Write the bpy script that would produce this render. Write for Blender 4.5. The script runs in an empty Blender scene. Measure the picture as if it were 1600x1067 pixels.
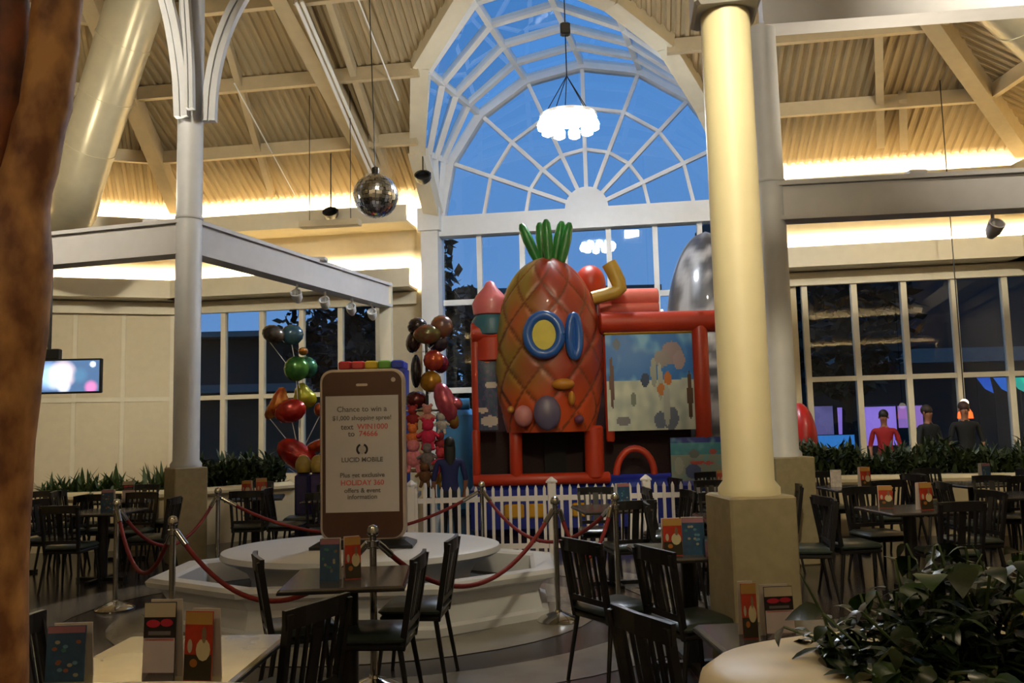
import bpy, math, random
from mathutils import Vector, Matrix
random.seed(7)
PI = math.pi
COL = bpy.context.scene.collection
V = Vector

# ------------------------------------------------------------------ camera
F, CX, CY, H = 1300.0, 800.0, 533.5, 1.62
PITCH, ROLL = math.radians(5.51), math.radians(1.4)
_f = V((0, math.cos(PITCH), math.sin(PITCH)))
_u0 = V((0, -math.sin(PITCH), math.cos(PITCH)))
_r0 = V((1, 0, 0))
_r = _r0 * math.cos(ROLL) - _u0 * math.sin(ROLL)
_u = _u0 * math.cos(ROLL) + _r0 * math.sin(ROLL)
EYE = V((0, 0, H))
cam = bpy.data.cameras.new('camera'); cam.sensor_width = 36; cam.lens = F / 1600 * 36
cam.clip_start = .05; cam.clip_end = 500
co = bpy.data.objects.new('camera', cam); COL.objects.link(co)
m = Matrix((( _r.x, _u.x, -_f.x, 0), (_r.y, _u.y, -_f.y, 0), (_r.z, _u.z, -_f.z, H), (0, 0, 0, 1)))
co.matrix_world = m
sc = bpy.context.scene
sc.camera = co

# ------------------------------------------------------------------ light
sc.view_settings.view_transform = 'Standard'; sc.view_settings.look = 'None'
sc.view_settings.gamma = 1; sc.view_settings.use_curve_mapping = False
sc.view_settings.exposure = 0.0
world = bpy.data.worlds.new('dusk_sky'); sc.world = world; world.use_nodes = True
nt = world.node_tree; nt.nodes.clear()
wo = nt.nodes.new('ShaderNodeOutputWorld'); bg = nt.nodes.new('ShaderNodeBackground')
tc = nt.nodes.new('ShaderNodeTexCoord'); sp = nt.nodes.new('ShaderNodeSeparateXYZ'); cr = nt.nodes.new('ShaderNodeValToRGB')
nt.links.new(tc.outputs['Generated'], sp.inputs[0]); nt.links.new(sp.outputs[2], cr.inputs[0])
nt.links.new(cr.outputs[0], bg.inputs[0]); nt.links.new(bg.outputs[0], wo.inputs[0])
cr.color_ramp.elements[0].position = 0.0; cr.color_ramp.elements[0].color = (.14, .28, .54, 1)
cr.color_ramp.elements[1].position = .6; cr.color_ramp.elements[1].color = (.065, .24, .60, 1)
bg.inputs[1].default_value = 1.15
WARM = (1.0, .84, .58)
NEUT = (1.0, .86, .66)
def area(name, loc, direction, sx, sy, energy, color=WARM, axis=None, spread=None):
    l = bpy.data.lights.new(name, 'AREA'); l.shape = 'RECTANGLE'; l.size = sx; l.size_y = sy
    l.energy = energy; l.color = color
    if spread: l.spread = spread
    o = bpy.data.objects.new(name, l); COL.objects.link(o)
    z = -V(direction).normalized()
    x = V(axis) if axis is not None else V((1, 0, 0))
    x = (x - z * x.dot(z)).normalized(); y = z.cross(x)
    o.matrix_world = Matrix(((x.x, y.x, z.x, loc[0]), (x.y, y.y, z.y, loc[1]), (x.z, y.z, z.z, loc[2]), (0, 0, 0, 1)))
    return o
# the food court's ceiling lamps over and behind the camera (lamps with housings further down)
LAMPS = [(-4.5, -3.5, 6.6), (0.5, -3.0, 6.6), (5.0, -3.5, 6.6), (3.4, 2.2, 7.0), (-3.0, 2.5, 7.4)]
LAMP_W = [95, 50, 55, 60, 35]
FILL_UPLIGHTS = [(-4.6, 10.55, 4.34, 42), (-7.5, 11.15, 4.34, 42), (-3.05, 13.2, 4.34, 36), (4.6, 9.2, 4.34, 46), (7.2, 8.8, 4.34, 46)]  # fill lights added out of sight on the ring beams to brighten the roof

for (x, y, z), e in zip(LAMPS, LAMP_W):
    area('ceiling_lamp_light', (x, y, z - .06), (0, 0, -1), .7, .7, e, (1, .80, .50))
for (x, y, z, e) in FILL_UPLIGHTS:
    area('fill_uplight', (x, y, z), (0, 0, 1), .12, .12, e, (1, .88, .66))
COVE_E = 78.0          # watts per metre of cove tube

area('column_fill_light', (.8, 1.6, 5.7), (.18, 1, -.62), .4, .4, 38, (1, .86, .58), None, math.radians(64))  # unseen lamp added to brighten the near round column
# unseen fill lamps added high over the tables to brighten the far walls
WALL_FILL = [(-5.0, 4.6, 8.2, (-.25, 1, -.42), 185), (0.6, 4.0, 8.6, (.05, 1, -.36), 55), (5.4, 4.4, 8.2, (.3, 1, -.42), 165)]
for (x, y, z, d, e) in WALL_FILL: area('wall_fill_light', (x, y, z), d, .5, .5, e, (1, .90, .70), None, math.radians(62))
# ------------------------------------------------------------------ helpers
def ray(px, py): return _f + _r * ((px - CX) / F) + _u * ((CY - py) / F)
def atY(px, py, Y):
    d = ray(px, py); return EYE + d * (Y / d.y)
def atz(px, py, z):
    d = ray(px, py); return EYE + d * ((z - H) / d.z)
class Frame:
    def __init__(s, o, ex):
        s.o = V(o); s.ex = V(ex).normalized(); s.en = V((-s.ex.y, s.ex.x, 0))
    def P(s, w, n, z): return s.o + s.ex * w + s.en * n + V((0, 0, z))
    def pix(s, px, py, n=0):
        d = ray(px, py); t = (s.en.dot(s.o - EYE) + n) / s.en.dot(d); p = EYE + d * t
        return (p - s.o).dot(s.ex), p.z
    def wn(s, p): q = V(p) - s.o; return q.dot(s.ex), q.dot(s.en)
def lin(c):
    c = c / 255.0
    return c / 12.92 if c <= .04045 else ((c + .055) / 1.055) ** 2.4
def rgb(r, g, b): return (lin(r), lin(g), lin(b), 1)
MATS = {}
def mat(name, col, rough=.6, metal=0.0, var=.12, scale=6.0, emit=None, es=1.0, col2=None, spec=.5, bump=0, coat=0, stretch=None):
    if name in MATS: return MATS[name]
    mt = bpy.data.materials.new(name); mt.use_nodes = True; MATS[name] = mt
    n = mt.node_tree; b = n.nodes['Principled BSDF']
    c1 = rgb(*col); c2 = rgb(*col2) if col2 else tuple([max(0, v * (1 - var)) for v in c1[:3]] + [1])
    t = n.nodes.new('ShaderNodeTexCoord'); no = n.nodes.new('ShaderNodeTexNoise'); r = n.nodes.new('ShaderNodeValToRGB')
    no.inputs['Scale'].default_value = scale; no.inputs['Detail'].default_value = 5
    if stretch:
        mp = n.nodes.new('ShaderNodeMapping'); mp.inputs['Scale'].default_value = stretch
        n.links.new(t.outputs['Object'], mp.inputs[0]); n.links.new(mp.outputs[0], no.inputs[0])
    else: n.links.new(t.outputs['Object'], no.inputs[0])
    n.links.new(no.outputs[0], r.inputs[0]); n.links.new(r.outputs[0], b.inputs['Base Color'])
    r.color_ramp.elements[0].position = .35; r.color_ramp.elements[1].position = .65
    r.color_ramp.elements[0].color = c2; r.color_ramp.elements[1].color = c1
    b.inputs['Roughness'].default_value = rough; b.inputs['Metallic'].default_value = metal
    b.inputs['Specular IOR Level'].default_value = spec
    if coat: b.inputs['Coat Weight'].default_value = coat; b.inputs['Coat Roughness'].default_value = .15
    if bump:
        bp = n.nodes.new('ShaderNodeBump'); bp.inputs['Strength'].default_value = bump
        n.links.new(no.outputs[0], bp.inputs['Height']); n.links.new(bp.outputs[0], b.inputs['Normal'])
    if emit:
        b.inputs['Emission Color'].default_value = rgb(*emit); b.inputs['Emission Strength'].default_value = es
    return mt
def attr_mat(name, rough=.45, coat=0, emit=0):
    mt = bpy.data.materials.new(name); mt.use_nodes = True
    n = mt.node_tree; b = n.nodes['Principled BSDF']; a = n.nodes.new('ShaderNodeAttribute'); a.attribute_name = 'Col'
    n.links.new(a.outputs[0], b.inputs['Base Color']); b.inputs['Roughness'].default_value = rough
    b.inputs['Coat Weight'].default_value = coat
    if emit:
        n.links.new(a.outputs[0], b.inputs['Emission Color']); b.inputs['Emission Strength'].default_value = emit
    return mt
def glass_mat(name, tint=(1, 1, 1, 1), refl=1.0, ior=1.5):
    mt = bpy.data.materials.new(name); mt.use_nodes = True; n = mt.node_tree; n.nodes.clear()
    o = n.nodes.new('ShaderNodeOutputMaterial'); t = n.nodes.new('ShaderNodeBsdfTransparent'); g = n.nodes.new('ShaderNodeBsdfGlossy')
    mx = n.nodes.new('ShaderNodeMixShader'); fr = n.nodes.new('ShaderNodeFresnel'); fr.inputs[0].default_value = ior
    t.inputs[0].default_value = tint; g.inputs['Roughness'].default_value = .02
    mu = n.nodes.new('ShaderNodeMath'); mu.operation = 'MULTIPLY'; mu.inputs[1].default_value = refl
    n.links.new(fr.outputs[0], mu.inputs[0]); n.links.new(mu.outputs[0], mx.inputs[0])
    n.links.new(t.outputs[0], mx.inputs[1]); n.links.new(g.outputs[0], mx.inputs[2]); n.links.new(mx.outputs[0], o.inputs[0])
    return mt

class MB:
    def __init__(s): s.v = []; s.f = []; s.c = None
    def add(s, vs, fs):
        k = len(s.v); s.v += [V(a) for a in vs]; s.f += [[i + k for i in f] for f in fs]; return s
    def box(s, c, d, rz=0, M=None):
        hx, hy, hz = d[0] / 2, d[1] / 2, d[2] / 2
        R = M or Matrix.Rotation(rz, 3, 'Z'); c = V(c)
        vs = [c + R @ V((x * hx, y * hy, z * hz)) for x in (-1, 1) for y in (-1, 1) for z in (-1, 1)]
        return s.add(vs, [(0, 1, 3, 2), (4, 6, 7, 5), (0, 4, 5, 1), (2, 3, 7, 6), (0, 2, 6, 4), (1, 5, 7, 3)])
    def rbox(s, c, d, b=.01, rz=0, M=None):       # box with bevelled edges
        hx, hy, hz = d[0] / 2, d[1] / 2, d[2] / 2; R = M or Matrix.Rotation(rz, 3, 'Z'); c = V(c)
        rings = []
        for (z, q) in ((-hz, b), (-hz + b, 0), (hz - b, 0), (hz, b)):
            x, y = hx - q, hy - q
            rings.append([c + R @ V(p) for p in ((-x + b, -y, z), (x - b, -y, z), (x, -y + b, z), (x, y - b, z), (x - b, y, z), (-x + b, y, z), (-x, y - b, z), (-x, -y + b, z))])
        return s.loft(rings, True, True)
    def loft(s, rings, cap0=True, cap1=True, closed=True):
        k = len(rings[0]); vs = [p for r in rings for p in r]; fs = []
        for i in range(len(rings) - 1):
            for j in range(k if closed else k - 1):
                a = i * k + j; b = i * k + (j + 1) % k
                fs.append((a, b, b + k, a + k))
        if cap0: fs.append(tuple(range(k - 1, -1, -1)))
        if cap1: fs.append(tuple((len(rings) - 1) * k + j for j in range(k)))
        return s.add(vs, fs)
    def beam(s, a, b, w, h, up=(0, 0, 1)):
        a, b = V(a), V(b); d = (b - a).normalized(); x = d.cross(V(up))
        if x.length < 1e-4: x = V((1, 0, 0))
        x.normalize(); y = x.cross(d).normalized()
        R = [[p + x * (i * w / 2) + y * (j * h / 2) for i, j in ((-1, -1), (1, -1), (1, 1), (-1, 1))] for p in (a, b)]
        return s.loft(R)
    def tube(s, pts, r, seg=8, caps=True):
        pts = [V(p) for p in pts]; rings = []; n = len(pts); px = None
        for i, p in enumerate(pts):
            d = (pts[min(i + 1, n - 1)] - pts[max(i - 1, 0)]).normalized()
            if px is None:
                px = d.cross(V((0, 0, 1)))
                if px.length < .05: px = d.cross(V((0, 1, 0)))
            px = (px - d * px.dot(d)).normalized(); y = d.cross(px)
            rr = r[i] if isinstance(r, (list, tuple)) else r
            rings.append([p + (px * math.cos(2 * PI * j / seg) + y * math.sin(2 * PI * j / seg)) * rr for j in range(seg)])
        return s.loft(rings, caps, caps)
    def sweep(s, pts, prof, side):               # prof: list of (a,b) offsets along side and along normal
        pts = [V(p) for p in pts]; side = V(side).normalized(); rings = []; n = len(pts)
        for i, p in enumerate(pts):
            d = (pts[min(i + 1, n - 1)] - pts[max(i - 1, 0)]).normalized(); nn = side.cross(d).normalized()
            rings.append([p + side * a + nn * b for a, b in prof])
        return s.loft(rings)
    def lathe(s, prof, seg=24, c=(0, 0, 0), sx=1, sy=1, M=None):
        c = V(c); M = M or Matrix.Identity(3)
        rings = [[c + M @ V((r * math.cos(2 * PI * j / seg) * sx, r * math.sin(2 * PI * j / seg) * sy, z)) for j in range(seg)] for r, z in prof]
        return s.loft(rings)
    def ball(s, c, r, seg=14, rings=9, M=None):
        r = r if isinstance(r, (list, tuple)) else (r, r, r)
        c = V(c); M = M or Matrix.Identity(3); R = []
        for i in range(rings):
            a = -PI / 2 + PI * (i + .25) / (rings - .5)
            R.append([c + M @ V((math.cos(a) * math.cos(2 * PI * j / seg) * r[0], math.cos(a) * math.sin(2 * PI * j / seg) * r[1], math.sin(a) * r[2])) for j in range(seg)])
        return s.loft(R)
    def wbox(s, fr, w0, w1, n0, n1, z0, z1):      # box in a wall's own frame
        vs = [fr.P(w, n, z) for w in (w0, w1) for n in (n0, n1) for z in (z0, z1)]
        return s.add(vs, [(0, 1, 3, 2), (4, 6, 7, 5), (0, 4, 5, 1), (2, 3, 7, 6), (0, 2, 6, 4), (1, 5, 7, 3)])
    def poly(s, pts, off):                        # flat polygon given thickness
        n = len(pts); off = V(off); pts = [V(p) for p in pts]
        return s.loft([pts, [p + off for p in pts]])
    def build(s, name, mt, parent=None, smooth=False, world=True):
        me = bpy.data.meshes.new(name)
        o0 = V((0, 0, 0))
        if parent is not None and world:
            q = parent
            while q is not None: o0 = o0 + q.location; q = q.parent
        me.from_pydata([tuple(p - o0) for p in s.v], [], s.f); me.update()
        import bmesh
        b = bmesh.new(); b.from_mesh(me); bmesh.ops.recalc_face_normals(b, faces=b.faces); b.to_mesh(me); b.free()
        if smooth:
            for p in me.polygons: p.use_smooth = True
            try: me.set_sharp_from_angle(angle=math.radians(40))
            except Exception: pass
        if mt: me.materials.append(mt)
        o = bpy.data.objects.new(name, me); COL.objects.link(o)
        if parent is not None: o.parent = parent
        return o
def thing(name, label, cat, loc=(0, 0, 0), rz=0, group=None):
    o = bpy.data.objects.new(name, None); COL.objects.link(o); o.location = loc; o.rotation_euler = (0, 0, rz)
    o.empty_display_size = .1
    o['label'] = label; o['category'] = cat
    if group: o['group'] = group
    return o
def tag(o, label, cat, group=None):
    o['label'] = label; o['category'] = cat
    if group: o['group'] = group
    return o
def root(name, label=None):                       # structure root
    o = bpy.data.objects.new(name, None); COL.objects.link(o); o['kind'] = 'structure'
    if label: o['label'] = label
    return o
def st(o, label=None):
    o['kind'] = 'structure'
    if label: o['label'] = label
    return o
def stuff(o): o['kind'] = 'stuff'; return o
def copy_tree(o, parent=None):
    c = o.copy(); COL.objects.link(c); c.parent = parent
    for ch in CH.get(o.name, []): copy_tree2(ch, c)
    return c
def copy_tree2(o, parent):
    c = o.copy(); COL.objects.link(c); c.parent = parent
    for ch in CH.get(o.name, []): copy_tree2(ch, c)
CH = {}
def index_children():
    CH.clear()
    for o in COL.objects:
        if o.parent: CH.setdefault(o.parent.name, []).append(o)
def text_mesh(s, size, name, mt, parent, origin, right, up, align='CENTER', bold=0.0, depth=.001):
    cu = bpy.data.curves.new('t', 'FONT'); cu.body = s; cu.size = size; cu.align_x = align; cu.extrude = depth; cu.offset = bold
    cu.resolution_u = 3
    ob = bpy.data.objects.new('t', cu); COL.objects.link(ob)
    dg = bpy.context.evaluated_depsgraph_get(); me = bpy.data.meshes.new_from_object(ob.evaluated_get(dg))
    bpy.data.objects.remove(ob)
    right, up = V(right), V(up); nn = right.cross(up)
    o0 = V((0, 0, 0)); q = parent
    while q is not None: o0 = o0 + q.location; q = q.parent
    for v in me.vertices:
        v.co = V(origin) + right * v.co.x + up * v.co.y + nn * v.co.z - o0
    me.materials.clear(); me.materials.append(mt)
    o = bpy.data.objects.new(name, me); COL.objects.link(o); o.parent = parent
    return o

# ------------------------------------------------------------------ materials
M_WALL = mat('cream_wall_paint', (214, 200, 168), .7, var=.05)
M_TRIM = mat('cream_trim_paint', (222, 212, 186), .5, var=.04)
M_WHITE = mat('white_frame_paint', (236, 236, 234), .45, var=.03)
M_COL = mat('cool_lit_column_paint', (206, 208, 214), .5, var=.05)  # slightly cool tint puts daylight from the skylight into the column paint
M_BEAM = mat('ring_beam_paint', (200, 198, 200), .55, var=.05)
M_BASE = mat('column_base_stone', (150, 138, 108), .6, var=.15, scale=14)
M_DECK = mat('roof_deck_paint', (168, 150, 116), .6, var=.10, scale=1.2)
M_STEEL = mat('roof_steel_paint', (190, 174, 142), .5, var=.08)
M_GLASS = glass_mat('window_glass', (.84, .92, .98, 1), 2.2)
M_SGLASS = glass_mat('skylight_glass', (.84, .93, 1, 1), .22)
M_BLK = mat('chair_black', (22, 20, 20), .35, var=.2)
M_SEAT = mat('dark_green_vinyl', (40, 48, 42), .28, var=.2, scale=20)
M_CHROME = mat('chrome', (190, 188, 184), .12, 1.0, var=.05)
M_RED = mat('rope_velvet', (120, 22, 22), .7, var=.25, scale=60)
M_TTOP = mat('table_laminate', (72, 66, 62), .18, var=.15, scale=10)
M_DARK = mat('black_metal', (18, 18, 18), .4)

# ------------------------------------------------------------------ frames of the walls and roof
MW = Frame((0, 18, 0), (.989, -.148, 0))
WC1 = MW.pix(278, 600)[0]                         # left corner of the main wall
C1 = MW.P(WC1, 0, 0)
LW = Frame(C1, (.949, .316, 0))
ZE, SL = 6.86, .5                                 # eave height and roof slope
def roofpt(px, py, fr=MW, lift=0):
    d = ray(px, py)
    # z = ZE - SL*n ; n = en.(p-o)
    a = d.z + SL * fr.en.dot(d); b = ZE - lift - SL * fr.en.dot(EYE - fr.o) - EYE.z
    return EYE + d * (b / a)
# right hip from its two pixels
hr0, hr1 = roofpt(1606, 228), roofpt(1451, 4)
WCR = None
dd = (hr1 - hr0); dd.z = 0; dd.normalize()
w0_, n0_ = MW.wn(hr0)
tt = -n0_ / dd.dot(MW.en); CR = hr0 + dd * tt; CR.z = 0; WCR = MW.wn(CR)[0]
i_m = -MW.en; i_r = (2 * dd.dot(i_m) * dd - i_m).normalized()
RW = Frame(CR, (-i_r.y, i_r.x, 0)); 
if (RW.en + i_r).length > .1: RW = Frame(CR, (i_r.y * -1, i_r.x, 0))
b_l = (-MW.en - LW.en).normalized()               # left hip in plan
print('WC1', WC1, 'WCR', WCR, 'RW', RW.ex, RW.en, 'i_r', i_r)
NMAX = 12.5
# vault opening
BK = [(687, 337), (700, 251), (747, 172), (820, 112), (912, 90), (1004, 99), (1086, 148)]
wc, zc = MW.pix(917, 327)
RAD = wc - MW.pix(689, 337)[0]
OPX = [(688, 336), (652, 235), (655, 100), (728, -20), (838, -55), (957, 0), (1043, 67), (1103, 165), (1150, 300)]
OP = []
for k, (px, py) in enumerate(OPX):
    OP.append(roofpt(px, py) if 0 < k < 8 else None)
def arcP(k, r, n=0): a = PI - k * PI / 8; return MW.P(wc + r * math.cos(a), n, zc + r * math.sin(a))
OP[0] = arcP(0, RAD + .1, -.25); OP[8] = arcP(8, RAD + .1, -.25)
print('arch', wc, zc, RAD, [tuple(round(c, 2) for c in MW.wn(p)) + (round(p.z, 2),) for p in OP])

# ------------------------------------------------------------------ floor and ground
fl = st(MB().box((0, 4.5, -.1), (44, 34, .2)).build('floor', mat('dark_floor_stone', (62, 52, 50), .22, var=.5, col2=(42, 36, 38), scale=1.3, coat=.3)))
gr = st(MB().box((0, 61.6, -.12), (160, 80, .2)).build('ground', mat('dark_asphalt', (34, 36, 38), .8)))
FX, FY = -1.38, 7.5                                # fountain centre
def band(r0, r1, ax, ay, z, n=40, a0=0, a1=2 * PI):
    m_ = MB(); P0 = [V((FX + r0 * ax * math.cos(a0 + (a1 - a0) * i / n), FY + r0 * ay * math.sin(a0 + (a1 - a0) * i / n), z)) for i in range(n + 1)]
    P1 = [V((FX + r1 * ax * math.cos(a0 + (a1 - a0) * i / n), FY + r1 * ay * math.sin(a0 + (a1 - a0) * i / n), z)) for i in range(n + 1)]
    for i in range(n): m_.add([P0[i], P0[i + 1], P1[i + 1], P1[i]], [(0, 1, 2, 3)])
    return m_
band(2.55, 3.15, 1, .8, .004).build('inlay_band', mat('pale_floor_stone', (128, 122, 114), .25, var=.2, scale=3, coat=.3), fl)
band(1.5, 2.1, 1, .8, .004).build('inlay_band', MATS['pale_floor_stone'], fl)

# ------------------------------------------------------------------ roof deck, purlins, rafters
def crossings(w, poly):
    out = []
    for i in range(len(poly)):
        (w0, n0), (w1, n1) = poly[i], poly[(i + 1) % len(poly)]
        if (w0 <= w) != (w1 <= w): out.append(n0 + (w - w0) / (w1 - w0) * (n1 - n0))
    return sorted(out, reverse=True)
opoly = [MW.wn(p) for p in OP]; opoly = [(opoly[0][0], .3)] + opoly + [(opoly[8][0], .3)]
def deck(fr, lo, hi, lim, cut=None, name='roof_deck'):
    m_ = MB(); w = lo; S = .17
    prof = ((0, 0), (.06, 0), (.085, .05), (.145, .05))
    while w < hi - 1e-6:
        nl = lim(w + S / 2)
        segs = [(0.25, nl)]
        if cut:
            x = crossings(w + S / 2, cut)
            if len(x) >= 2:
                segs = []
                s0 = .25
                for q in range(0, len(x) - 1, 2):
                    if x[q] < s0: segs.append((s0, x[q]))
                    s0 = x[q + 1]
                if s0 > nl: segs.append((s0, nl))
        for (a, b) in segs:
            if b >= a - .01: continue
            for (p0, h0), (p1, h1) in zip(prof, prof[1:] + ((S, 0),)):
                m_.add([fr.P(w + p0, a, ZE - SL * a + h0), fr.P(w + p1, a, ZE - SL * a + h1), fr.P(w + p1, b, ZE - SL * b + h1), fr.P(w + p0, b, ZE - SL * b + h0)], [(0, 1, 2, 3)])
        w += S
    return m_.build(name, M_DECK, CEIL)
CEIL = root('ceiling', 'corrugated cream metal roof on steel purlins')
def hiplim(fr, wcorn, b):                          # n limit at w from a hip starting at wcorn
    bx, bn = b.dot(fr.ex), b.dot(fr.en)
    return lambda w: (w - wcorn) / bx * bn if (w - wcorn) / bx > 0 else 0
hl = hiplim(MW, WC1, b_l); hr = hiplim(MW, WCR, dd)
def lim_main(w):
    l = max(-NMAX, hl(w), hr(w)); return l
stuff(deck(MW, WC1, WCR, lim_main, opoly))
hll = hiplim(LW, 0, b_l); lim_l = lambda w: max(-NMAX, hll(w))
stuff(deck(LW, -11, 0, lim_l))
hrr = hiplim(RW, 0, dd); lim_r = lambda w: max(-NMAX, hrr(w))
stuff(deck(RW, 0, 9, lim_r))
def hip_w(fr, wcorn, b, n):                        # w of the hip at depth n
    return wcorn + n / b.dot(fr.en) * b.dot(fr.ex)
purl = [-1.55, -3.1, -4.65, -6.2, -7.8, -9.4]
def in_open(fr, w, n):
    x = crossings(w, opoly); return len(x) >= 2 and x[-1] <= n <= x[0]
for n in purl:
    runs = []
    a, b = hip_w(MW, WC1, b_l, n), hip_w(MW, WCR, dd, n)
    ws = [a + (b - a) * i / 200 for i in range(201)]
    cur = None
    for w in ws:
        if not in_open(MW, w, n):
            if cur is None: cur = w
            last = w
        else:
            if cur is not None: runs.append((cur, last)); cur = None
    if cur is not None: runs.append((cur, b))
    for (p, q) in runs:
        if q - p > .3:
            z = ZE - SL * n
            MB().beam(MW.P(p, n, z - .14), MW.P(q, n, z - .14), .12, .26).build('purlin', M_STEEL, CEIL)
    z = ZE - SL * n
    MB().beam(LW.P(-11, n, z - .14), LW.P(hip_w(LW, 0, b_l, n), n, z - .14), .12, .26).build('purlin', M_STEEL, CEIL)
    MB().beam(RW.P(9, n, z - .14), RW.P(hip_w(RW, 0, dd, n), n, z - .14), .12, .26).build('purlin', M_STEEL, CEIL)
def rafter(p0, p1, w=.22, h=.36, name='rafter', low=.2, fr=MW):
    a, b = roofpt(*p0, fr=fr, lift=low), roofpt(*p1, fr=fr, lift=low)
    MB().beam(a, b, w, h).build(name, M_STEEL, CEIL)
rafter((626, 338), (432, -25), .30, .42)
rafter((425, 303), (345, 30), .12, .22, low=.1)
rafter((608, 277), (505, -30), .12, .22, low=.1)
rafter((1376, 225), (1372, 45), .14, .24, low=.1)
rafter((1412, 228), (1410, 148), .14, .24, low=.1)
MB().beam(C1 + V((0, 0, ZE - .2)), C1 + b_l * 12 + V((0, 0, ZE - .2 + 12 * SL * b_l.dot(-MW.en))), .28, .4).build('hip_rafter', M_STEEL, CEIL)
MB().beam(CR + V((0, 0, ZE - .2)), CR + dd * 12 + V((0, 0, ZE - .2 + 12 * SL * dd.dot(-MW.en))), .28, .4).build('hip_rafter', M_STEEL, CEIL)
for off in (0, .1):                                # conduit pipes beside the main rafter
    a, b = roofpt(585, 285, lift=.5), roofpt(462, 2, lift=.5)
    MB().tube([a + MW.ex * off, b + MW.ex * off], .035, 8).build('conduit', M_WHITE, CEIL, True)
MB().tube([roofpt(622, 157, lift=.35), roofpt(552, -20, lift=.35)], .015, 6).build('conduit', M_WHITE, CEIL)
MB().tube([roofpt(462, 307, lift=.2), roofpt(366, 130, lift=.35)], .015, 6).build('conduit', M_WHITE, CEIL)
# flat upper roof, and the walls of the hall behind the camera
ZT = ZE + SL * NMAX
MB().box((0, -3, ZT + .06), (44, 24, .1)).build('roof_panel', M_DECK, CEIL)
BACKF = Frame((0, -9.2, 0), (-1, 0, 0))
st(MB().box((0, -9.1, 6.6), (44, .2, 13.2)).build('wall_back', M_WALL))
st(MB().box((-17, 3, 6.6), (.2, 30, 13.2)).build('wall_left', M_WALL))
st(MB().box((17, 0, 6.6), (.2, 24, 13.2)).build('wall_right', M_WALL))
MB().box((-14, 6, 10), (7, 24, .1)).build('roof_panel', M_DECK, CEIL)
MB().box((14, 3, 10), (7, 20, .1)).build('roof_panel', M_DECK, CEIL)

# ------------------------------------------------------------------ walls, windows, coves
WA = root('wall_far', 'cream hall wall above the windows with light coves')
w_bl, w_br = wc - RAD - .02, wc + RAD + .02
ZH = MW.pix(1400, 434)[1]; ZM = MW.pix(1300, 592)[1]
ZHl = MW.pix(450, 485)[1]; ZMl = MW.pix(350, 621)[1]
print('heads', ZH, ZM, ZHl, ZMl)
ZH = (ZH + ZHl) / 2; ZM = (ZM + ZMl) / 2
def coves(fr, w0, w1, par, left=False):
    zf0, zf1 = 4.62, 4.98
    MB().wbox(fr, w0, w1, 0, .25, ZH + .1, ZE + .25).build('upper_wall', M_WALL, par)
    MB().wbox(fr, w0, w1, -.12, 0, ZH - .04, ZH + .22).build('head_trim', M_TRIM, par)
    # lower trough
    MB().wbox(fr, w0, w1, -.65, -.60, zf0, zf1).wbox(fr, w0, w1, -.65, 0, zf0 - .05, zf0).build('cove_fascia', M_TRIM, par)
    MB().wbox(fr, w0, w1, -.85, -.79, 6.0, 6.32).wbox(fr, w0, w1, -.85, 0, 5.95, 6.0).build('cove_fascia', M_TRIM, par)
    L = w1 - w0
    for (n, z, k) in ((-.38, zf1 - .12, 1.35), (-.5, 6.30, .6)):
        nn = max(1, round(L / 1.3)); s = L / nn
        tb = MB()
        for i in range(nn): tb.tube([fr.P(w0 + s * (i + .06), n, z - .05), fr.P(w0 + s * (i + .94), n, z - .05)], .019, 6)
        tb.build('light_tube', mat('fluorescent_tube', (255, 240, 200), .5, emit=(255, 232, 180), es=3), par)
        area('cove_light', fr.P((w0 + w1) / 2, n, z), fr.en * 1 + V((0, 0, .12)), L, .08, COVE_E * L * k, WARM, fr.ex, math.radians(105))
coves(MW, WC1, w_bl - .55, WA)
coves(MW, w_br + .25, WCR, WA)
wr, _z = MW.pix(1252, 600)
MB().wbox(MW, w_br, wr, 0, .25, 0, ZH + .1).build('pier', M_WALL, WA)
wl0 = MW.pix(594, 600)[0]
MB().wbox(MW, wl0, w_bl - .3, 0, .25, 0, ZH + .1).build('pier', M_WALL, WA)
MB().wbox(MW, wl0 + .05, wl0 + .28, -.08, 0, 0, ZH + .1).build('pilaster', M_TRIM, WA)
# pilasters beside the great arch
for (a, b) in ((w_bl - .36, w_bl + .02), (w_br - .02, w_br + .36)):
    MB().wbox(MW, a, b, -.35, .25, 0, zc - .35).wbox(MW, a - .06, b + .06, -.42, .25, zc - .35, zc + .15).wbox(MW, a, b, -.3, .25, zc + .15, ZE + .4).build('pilaster', M_WHITE, WA)
MB().wbox(MW, w_bl - .62, w_bl - .36, 0, .25, ZH, ZE + .4).build('upper_wall', M_WALL, WA)
# window 1 (left) and window 3 (right)
def window(name, fr, mulls, z0, z1, zm, par=None, mw=.11, label=None):
    R = root(name, label)
    for w in mulls: MB().wbox(fr, w - mw / 2, w + mw / 2, -.06, .08, z0, z1).build('mullion', M_TRIM, R)
    for (a, b) in zip(mulls, mulls[1:]):
        MB().wbox(fr, a + mw / 2, b - mw / 2, -.04, .06, zm - .05, zm + .05).build('transom', M_TRIM, R)
        for (p, q) in ((z0, zm - .05), (zm + .05, z1)):
            MB().add([fr.P(a, .02, p), fr.P(b, .02, p), fr.P(b, .02, q), fr.P(a, .02, q)], [(0, 1, 2, 3)]).build('pane', M_GLASS, R)
    MB().wbox(fr, mulls[0], mulls[-1], -.05, .1, z0 - .6, z0).build('sill_wall', M_WALL, R)
    return R
ml = [MW.pix(x, 560)[0] for x in (284, 350, 410, 472, 533, 592)]
window('window_1', MW, ml, .6, ZH, ZM, label='left hand window wall behind the balloons')
mr = [MW.pix(x, 560)[0] for x in (1262, 1340, 1418, 1497, 1577, 1660, 1745)]
while mr[-1] + .95 < WCR: mr.append(mr[-1] + .95)
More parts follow.
